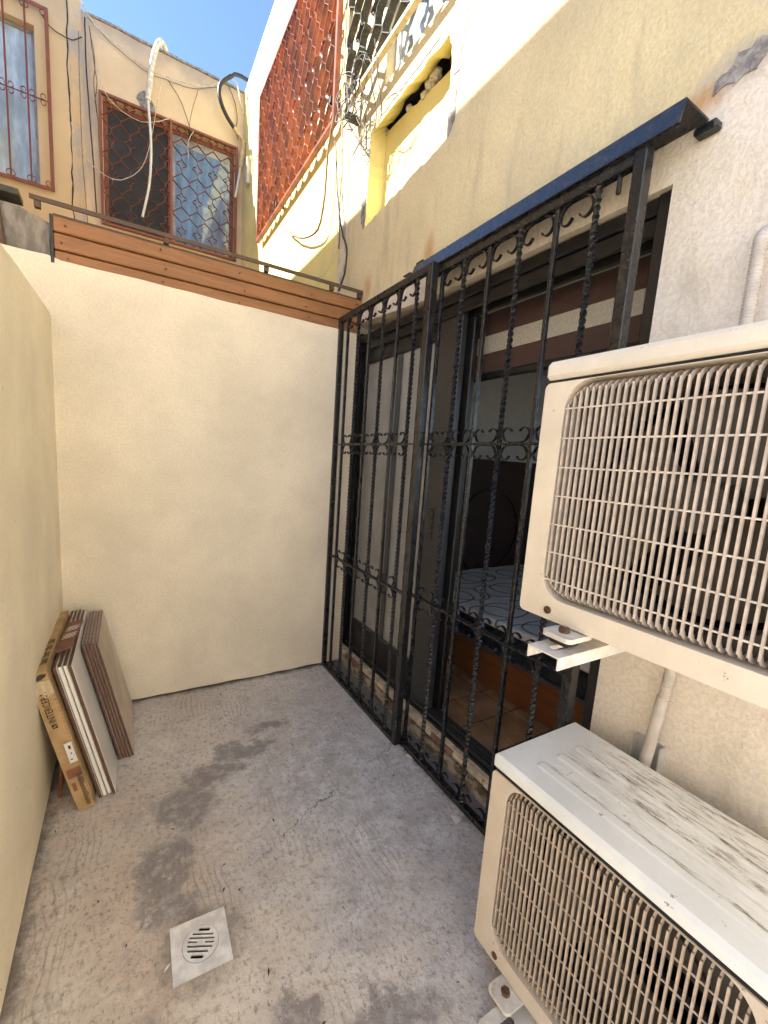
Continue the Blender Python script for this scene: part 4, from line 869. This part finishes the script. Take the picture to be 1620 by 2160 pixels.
L3 = lambda q: [(a + .97, y_ - 3.13, b_ - 5.1) for a, y_, b_ in q]
P = catmull(L3([(-.80, 3.25, 5.43), (-.83, 3.18, 5.47), (-.865, 3.12, 5.455), (-.894, 3.10, 5.407), (-.929, 3.10, 5.306), (-.962, 3.11, 5.117), (-.99, 3.12, 4.872)]), 8)
MB().tube(P, [.026 + .004 * mnoise.noise(p * 14) for p in P], 10).build('foam_cover', M['foam'], fp)
MB().tube(catmull(L3([(-.99, 3.12, 4.88), (-.972, 3.07, 4.55), (-.969, 3.07, 4.328), (-.99, 3.07, 4.05), (-1.055, 3.06, 3.728)]), 8), .0125, 8).build('tube', M['white'], fp)
cb = empty('cable_bundle', (-.2, 3.12, 5.2), 'thick black cable bundle curving down the corner, wrapped in beige tape below', 'cable')
L3 = lambda q, y=3.1: [(a + .2, y - 3.12, b_ - 5.2) for a, b_ in q]
MB().tube(catmull(L3([(-.176, 5.444), (-.271, 5.338), (-.295, 5.235), (-.268, 5.131), (-.206, 5.03), (-.126, 4.947)]), 6), .021, 8).build('black_sheath', M['cable_black'], cb)
MB().tube(catmull(L3([(-.13, 4.95), (-.10, 4.93), (-.05, 4.885), (-.015, 4.835)]), 6), .024, 8).build('tape_wrap', M['tapebeige'], cb)
MB().tube(catmull(L3([(-.02, 4.83), (-.035, 4.70), (-.050, 4.58)]), 6), [.021, .022, .024, .027, .03, .03, .028, .027, .026, .025, .024, .023, .022], 8).build('tape_wrap', M['tapebeige'], cb)
MB().tube(catmull(L3([(-.05, 4.59), (-.075, 4.435), (-.105, 4.249)]), 6), .0125, 8).build('tube', M['white'], cb)
cable('cable', [(-.176, 3.12, 5.444), (-.13, 3.13, 5.50), (-.05, 3.16, 5.535), (.06, 3.2, 5.56)], .019, M['cable_black'], 'thick black cables arching over the roof corner against the sky', seed=15)
cable('cable', F((-.185, 5.45), (-.098, 5.413), (-.064, 5.263), (-.025, 5.161), y=3.13), .0075, M['cable_pale'], 'short white cord hanging in the roof corner', seed=16)
cable('cable', F((-.19, 5.40), (-.11, 5.25), (-.085, 5.10), (-.095, 4.98), (-.07, 4.90)), .005, M['cable_brown'], 'brown cable hanging in the corner between the two houses', seed=17)
tag(MB().box((-.045, 2.83, 4.30), (-.0006, 2.93, 4.56), .004).build('junction_box', M['conduit']), 'slim grey cable box on the pale yellow wall by the corner', 'box')
def Wl(*q, x=-.02): return [(x, a, b_) for a, b_ in q]
gw = 'cables hanging on the house walls'
cable('cable', Wl((.417, 3.486), (.49, 3.321), (.517, 3.047), (.605, 2.914), (.848, 2.954), (1.115, 3.075), (1.36, 3.234), x=-.06), .008, M['cable_brown'], 'cut brown cable hooking outward below the brick red grille', group=gw, seed=20)
cable('cable', Wl((.416, 3.363), (.342, 2.996), (.26, 2.783), (.175, 2.647), (.17, 2.512), (.25, 2.41), x=-.04), .006, M['cable_black'], 'thick dark cable bowing down to the end of the plank fascia', group=gw, seed=21)
cable('cable', Wl((.412, 4.096), (.388, 3.746), (.371, 3.339), (.368, 2.98), (.365, 2.723), (.505, 2.625), (.69, 2.623)), .0025, M['cable_pale'], 'thin pale cable down the joint of the two houses', group=gw, seed=22)
cable('cable', Wl((.401, 3.584), (.277, 3.391), (.111, 3.202), (.018, 3.099), (.0, 3.14), (.04, 3.3), x=-.03), .0045, M['cable_grey'], 'grey cable bowing from the tangle to the corner of the recess', group=gw, seed=23)
cable('cable', Wl((.067, 3.17), (.074, 2.999), (.084, 2.852), x=-.012), .0022, M['cable_grey'], 'thin straight cable hanging left of the recess', group=gw, seed=24)
cable('cable', Wl((.385, 4.2), (.36, 3.8), (.375, 3.5), (.35, 3.2), (.355, 2.95), (.335, 2.7), x=-.015), .004, M['cable_brown'], 'brown cable straight down the joint of the two houses', group=gw, seed=25)
tg = empty('cable_tangle', (-.12, -.1, 3.35), 'tangle of black and grey cable loops hung on the cream window grille bar', 'cable')
rn = random.Random(11)
for i in range(12):
    cy, cz, ra, rb_ = rn.uniform(-.20, .20), rn.uniform(-.09, .07), rn.uniform(.05, .10), rn.uniform(.05, .11); a0 = rn.uniform(0, 6.3); P = []
    tilt = rn.uniform(-.6, .6); xs_ = rn.uniform(-.05, .05)
    for k in range(26):
        a = a0 + k * rn.uniform(.23, .27); P.append((xs_ + .025 * math.sin(a * 1.3 + i), cy + ra * math.cos(a) + tilt * rb_ * math.sin(a) * .5, cz + rb_ * math.sin(a)))
    MB().tube(P, rn.choice((.002, .0026, .0034)), 5).build('cable_loop', M[rn.choice(('cable_black', 'cable_grey', 'cable_black', 'cable_grey'))], tg)
for i in range(5):
    y = rn.uniform(-.2, .15); P = catmull([(rn.uniform(-.03, .04), y, .05), (rn.uniform(-.03, .05), y - rn.uniform(-.03, .05), -.08), (.06, y + rn.uniform(-.05, .05), -.19), (.05, y + rn.uniform(.0, .07), -.26)], 6)
    MB().tube(P, .003, 5).build('cable_loop', M['cable_grey'], tg)

# ------------------------------------------------------------------ LEANING TILES AND CARTON in the corner
ang = math.atan2(.125, .55)
def lean(loc, nm, label, cat, group=None):
    """local frame: z up along the tile, y along the wall, x thickness; leans on the left wall"""
    return empty(nm, loc, label, cat, group, rot=(0, -ang, 0))
bodyc = m_plain('brown_tile_body', (.12, .062, .045), .85, var=.1, vs=60); bodyp = m_plain('greyish_pink_tile_edge', (.34, .26, .235), .85, var=.2, vs=40)
whiteg = m_plain('white_glaze', (.78, .76, .72), .35, var=.06, vs=4); beigeg = m_plain('beige_matt_glaze', (.54, .44, .34), .55, var=.2, vs=4)
tags_w = ['white glazed tile leaning next to the carton, rearmost of the big four', 'white glazed tile second from the carton in the leaning stack', 'white glazed tile third from the carton in the leaning stack', 'big white tile with its whole face showing behind the small tiles']
for i in range(4):
    r_ = lean((-1.345 + i * .0148, -.665 + .004 * ((i * 7) % 3), .0), 'ceramic_tile', tags_w[i], 'tile', 'big white tiles leaning in the corner')
    MB().box((-.0050, 0, .004), (.0050, .60, .572), .001).build('tile_body', bodyc if i in (0, 3) else bodyp if False else bodyc, r_)
    MB().box((.0052, .0005, .0045), (.0066, .5995, .5715)).build('glaze', whiteg, r_)
    if i in (1, 2): MB().box((-.0048, -.0008, .006), (.0048, -.0002, .571)).build('glaze', whiteg, r_)
tags_b = ['small brown tile next to the white face, first of five', 'small brown tile second from the white face', 'small brown tile in the middle of the five', 'small brown tile fourth from the white face', 'small beige faced tile at the front of the leaning stack']
for i in range(5):
    r_ = lean((-1.2815 + i * .0118, -.462 + .003 * ((i * 5) % 3), .0), 'ceramic_tile', tags_b[i], 'tile', 'small brown edged tiles leaning in the corner')
    MB().box((-.0044, 0, .003), (.0036, .41, .552 + .003 * ((i * 3) % 2)), .0012).build('tile_body', bodyc, r_)
    MB().box((.0038, .0008, .0035), (.0050, .4095, .5515)).build('glaze', beigeg, r_)
    MB().box((-.0036, .006, .5558), (.0030, .404, .5568)).build('tile_edge', bodyp, r_)
ctn = lean((-1.385, -.70, .0), 'cardboard_box', 'thin torn cardboard tile carton leaning on the side wall, printed and taped', 'box')
card = m_plain('worn_cardboard', (.44, .29, .145), .9, var=.22, vs=9, bump=(60, .5, .003)); cardd = m_plain('cardboard_inside', (.30, .20, .11), .95, var=.3, vs=30, bump=(40, .8, .01))
ink = m_plain('black_print', (.035, .025, .02), .8); inkr = m_plain('brown_print', (.24, .10, .06), .85, var=.2, vs=20)
b = MB(); T = .027
sec = [(-T, 0), (T * .82, 0), (T * .82, .40), (T * .75, .565), (-T, .585)]
n = 12; vs = []; fs = []
rows = [(.004 + .572 * i / 14) for i in range(15)]
for i, z in enumerate(rows):
    bul = 1 + .10 * math.sin(math.pi * i / 14); e = wob(z, 12, .0025, 80); f2 = wob(z, 10, .003, 81)
    vs += [(-T * bul, e, z), (T * .9 * bul, .002 + f2, z), (T * .9, .62, z), (-T, .62, z)]
for i in range(14):
    for k in range(4): fs.append((i * 4 + k, i * 4 + (k + 1) % 4, i * 4 + 4 + (k + 1) % 4, i * 4 + 4 + k))
fs += [(3, 2, 1, 0), (56, 57, 58, 59)]; b.add(vs, fs); b.build('carton', card, ctn)
# torn mouth under the top flap, top flap, tape, label
b = MB(); lp = ragged([(-.026, .548), (.018, .556), (.022, .570), (.006, .574), (-.008, .568), (-.026, .562)], .012, .003, 90); vs, fs = fill(lp, [], lambda a, b_: (a, -.0035, b_)); b.add(vs, fs); b.build('torn_hole', M['darkvoid'], ctn)
b = MB(); lp = ragged([(-.027, -.006), (.024, -.006), (.024, .60), (-.027, .60)], .03, .0025, 91); vs, fs = fill(lp, [], lambda a, b_: (a, b_, .5795 + .002 * math.sin(b_ * 30))); b.add(vs, fs); b.add(*strip(lp, lambda a, b_, c: (a, b_, c), .5765, .5795)); b.build('top_flap', card, ctn)
tape = G('clear_packing_tape'); tape.bump((tape.noise(60, 3, .6, dist=2), .8, .004)); tm = tape.fin((.52, .42, .27), .18, 0, .7)
b = MB(); n = 8; vs = []
for i in range(n + 1):
    x = -.029 + .056 * i / n; vs += [(x, -.0042 - .0015 * math.sin(i * 2.1), .488 + .006 * math.sin(i)), (x, -.0046 - .0015 * math.cos(i * 1.7), .550 - .004 * i / n)]
b.add(vs, [(2 * i, 2 * i + 2, 2 * i + 3, 2 * i + 1) for i in range(n)]); b.build('packing_tape', tm, ctn)
MB().box((.000, -.0052, .21), (.0235, -.0042, .292)).build('paper_label', M['white'], ctn)
b = MB(); b.box((.010, -.0058, .266), (.017, -.0053, .280)); b.box((.011, -.0058, .245), (.015, -.0053, .251)); b.box((.005, -.0058, .222), (.012, -.0053, .226)); b.build('label_print', ink, ctn)
MB().box((-.020, -.0046, .150), (.022, -.0040, .185)).build('printed_block', inkr, ctn); MB().box((-.018, -.0046, .095), (-.006, -.0040, .13)).build('printed_block', inkr, ctn)
b = MB(); rp = random.Random(4)
for i in range(22):
    z = .022 + i * .0064; b.box((.004, -.0047, z), (.004 + rp.uniform(.010, .019), -.0042, z + .0024))
b.build('small_print', ink, ctn)
b = MB(); 
for i in range(34): b.box((.0232, -.0040, .03 + i * .0155), (.0242, -.0034, .037 + i * .0155))
b.build('perforation', ink, ctn)
def lettering(txt, size, parent, M4, mat_, name='printed_lettering'):
    cu = bpy.data.curves.new('lettering', 'FONT'); cu.body = txt; cu.size = size; cu.extrude = .0002; cu.align_x = 'LEFT'; cu.resolution_u = 2; cu.space_character = 1.0
    ob = bpy.data.objects.new('lettering', cu); COL.objects.link(ob)
    dg = bpy.context.evaluated_depsgraph_get(); me = bpy.data.meshes.new_from_object(ob.evaluated_get(dg)); bpy.data.objects.remove(ob)
    me.transform(M4); me.materials.clear(); me.materials.append(mat_)
    o = bpy.data.objects.new(name, me); COL.objects.link(o); o.parent = parent; return o
# letters read upwards on the narrow side, tops towards the wall
Mt = Matrix.Translation((.0055, -.0046, .385)) @ Matrix(((0, -1, 0, 0), (0, 0, -1, 0), (1, 0, 0, 0), (0, 0, 0, 1))) @ Matrix.Diagonal((.86, 1.15, 1, 1))
lettering('INTERCERA', .027, ctn, Mt, ink)
b = MB(); b.box((-.012, -.0048, .362), (.004, -.0042, .378)); b.build('printed_emblem', ink, ctn)
b = MB(); b.add([(-.011, -.0051, 0.3665), (-.004, -.0051, 0.3735), (-.002, -.0051, 0.3715), (-.009, -.0051, 0.3645)], [(0, 1, 2, 3)]); b.add([(-.006, -.0051, 0.3685), (.001, -.0051, 0.3755), (.003, -.0051, 0.3735), (-.004, -.0051, 0.3665)], [(0, 1, 2, 3)]); b.build('printed_emblem', card, ctn)
# handling symbols on the top flap
b = MB()
for i, yy in enumerate((.055, .115, .175, .235)):
    z = .5822; 
    for q in (rrect(-.020, .006, yy, yy + .042, .004, 3),): b.ribbon(q, .0028, .0008, lambda a, b_, c: (a, b_, z + c), closed=True)
    if i == 0: b.ribbon([(-.013, yy + .012), (-.007, yy + .030), (-.001, yy + .012)], .003, .0008, lambda a, b_, c: (a, b_, z + c))
    if i == 1: b.box((-.014, yy + .010, z), (-.001, yy + .015, z + .0006)); b.box((-.014, yy + .026, z), (-.001, yy + .031, z + .0006))
    if i >= 2: b.ribbon(circ((-.007, yy + .021), .008, 12), .003, .0008, lambda a, b_, c: (a, b_, z + c), closed=True)
    for k in range(4): b.box((.010, yy + .004 + k * .010, z), (.020, yy + .008 + k * .010, z + .0006))
b.build('printed_symbols', ink, ctn)
so_ = empty('tile_offcut', (-1.478 + .026, -.60, .592), 'narrow brown tile offcut with white mesh marks lying on top of the carton', 'tile', rot=(R(1), -ang, R(-4)))
MB().box((-.026, 0, -.0035), (.026, .27, .006), .0015).build('tile_body', m_plain('reddish_brown_body', (.17, .075, .05), .8, var=.2, vs=30), so_)
b = MB()
for r0 in (.10, .175):
    for i in range(4):
        for j in range(3):
            b.ribbon(circ((-.013 + j * .013 + (.0065 if i % 2 else 0), r0 + i * .0115), .0062, 6), .0022, .0006, lambda a, b_, c: (a, b_, .0066 + c), closed=True)
b.build('mesh_marks', m_plain('white_print', (.6, .55, .5), .8), so_)
tag(MB().box((-.012, -.0, .0), (.0, .012, .30), .002).build('wood_lath', M['bedwood']), 'thin wooden lath standing behind the carton against the side wall', 'stick')
o = bpy.data.objects['wood_lath']; o.location = (-1.475, -.60, .0); o.rotation_euler = (R(-3), R(4), 0)

# ------------------------------------------------------------------ small litter on the floor
rn = random.Random(21); b = MB(); bw_ = MB()
for i in range(150):
    x, y = rn.uniform(-1.48, -.16), rn.uniform(-2.2, -.04); s = rn.choice((.0015, .002, .003, .0045)); a = rn.uniform(0, 3.14); e = rn.uniform(1, 3)
    p = [(x + s * (e * math.cos(a) * u - math.sin(a) * v), y + s * (e * math.sin(a) * u + math.cos(a) * v), h) for u, v, h in ((-1, 0, .0004), (0, -.6, .0012), (1, .1, .0006), (.1, .7, .0022))]
    (b if i % 4 else bw_).add(p, [(0, 1, 2), (0, 2, 3), (0, 1, 3), (1, 2, 3)])
o = b.build('litter', m_plain('dry_leaf_crumbs', (.07, .045, .03), .9)); o['kind'] = 'stuff'; tag(o, 'dark crumbs of leaf and grit scattered on the concrete floor', 'litter')
o = bw_.build('paint_flecks', m_plain('paint_flecks', (.7, .68, .64), .7)); o['kind'] = 'stuff'; tag(o, 'white flecks of paint scattered on the concrete floor', 'paint flecks')
for i, (cx, cy, r_) in enumerate(((-.158, -1.34, .015), (-.118, -.97, .010))):
    lp = ragged(circ((0, 0), r_, 10), .01, .005, 30 + i); b = MB(); vs, fs = fill(lp, [], lambda a, b_: (a, b_ * 1.4, .0022)); b.add(vs, fs); b.add(*strip(lp, lambda a, b_, c: (a, b_ * 1.4, c), .0002, .0022))
    o = b.build('plaster_flake', M['white']); o.location = (cx, cy, 0); tag(o, ('larger white plaster flake on the floor by the lower air conditioner', 'small white plaster flake on the floor at the foot of the grille')[i], 'flake')
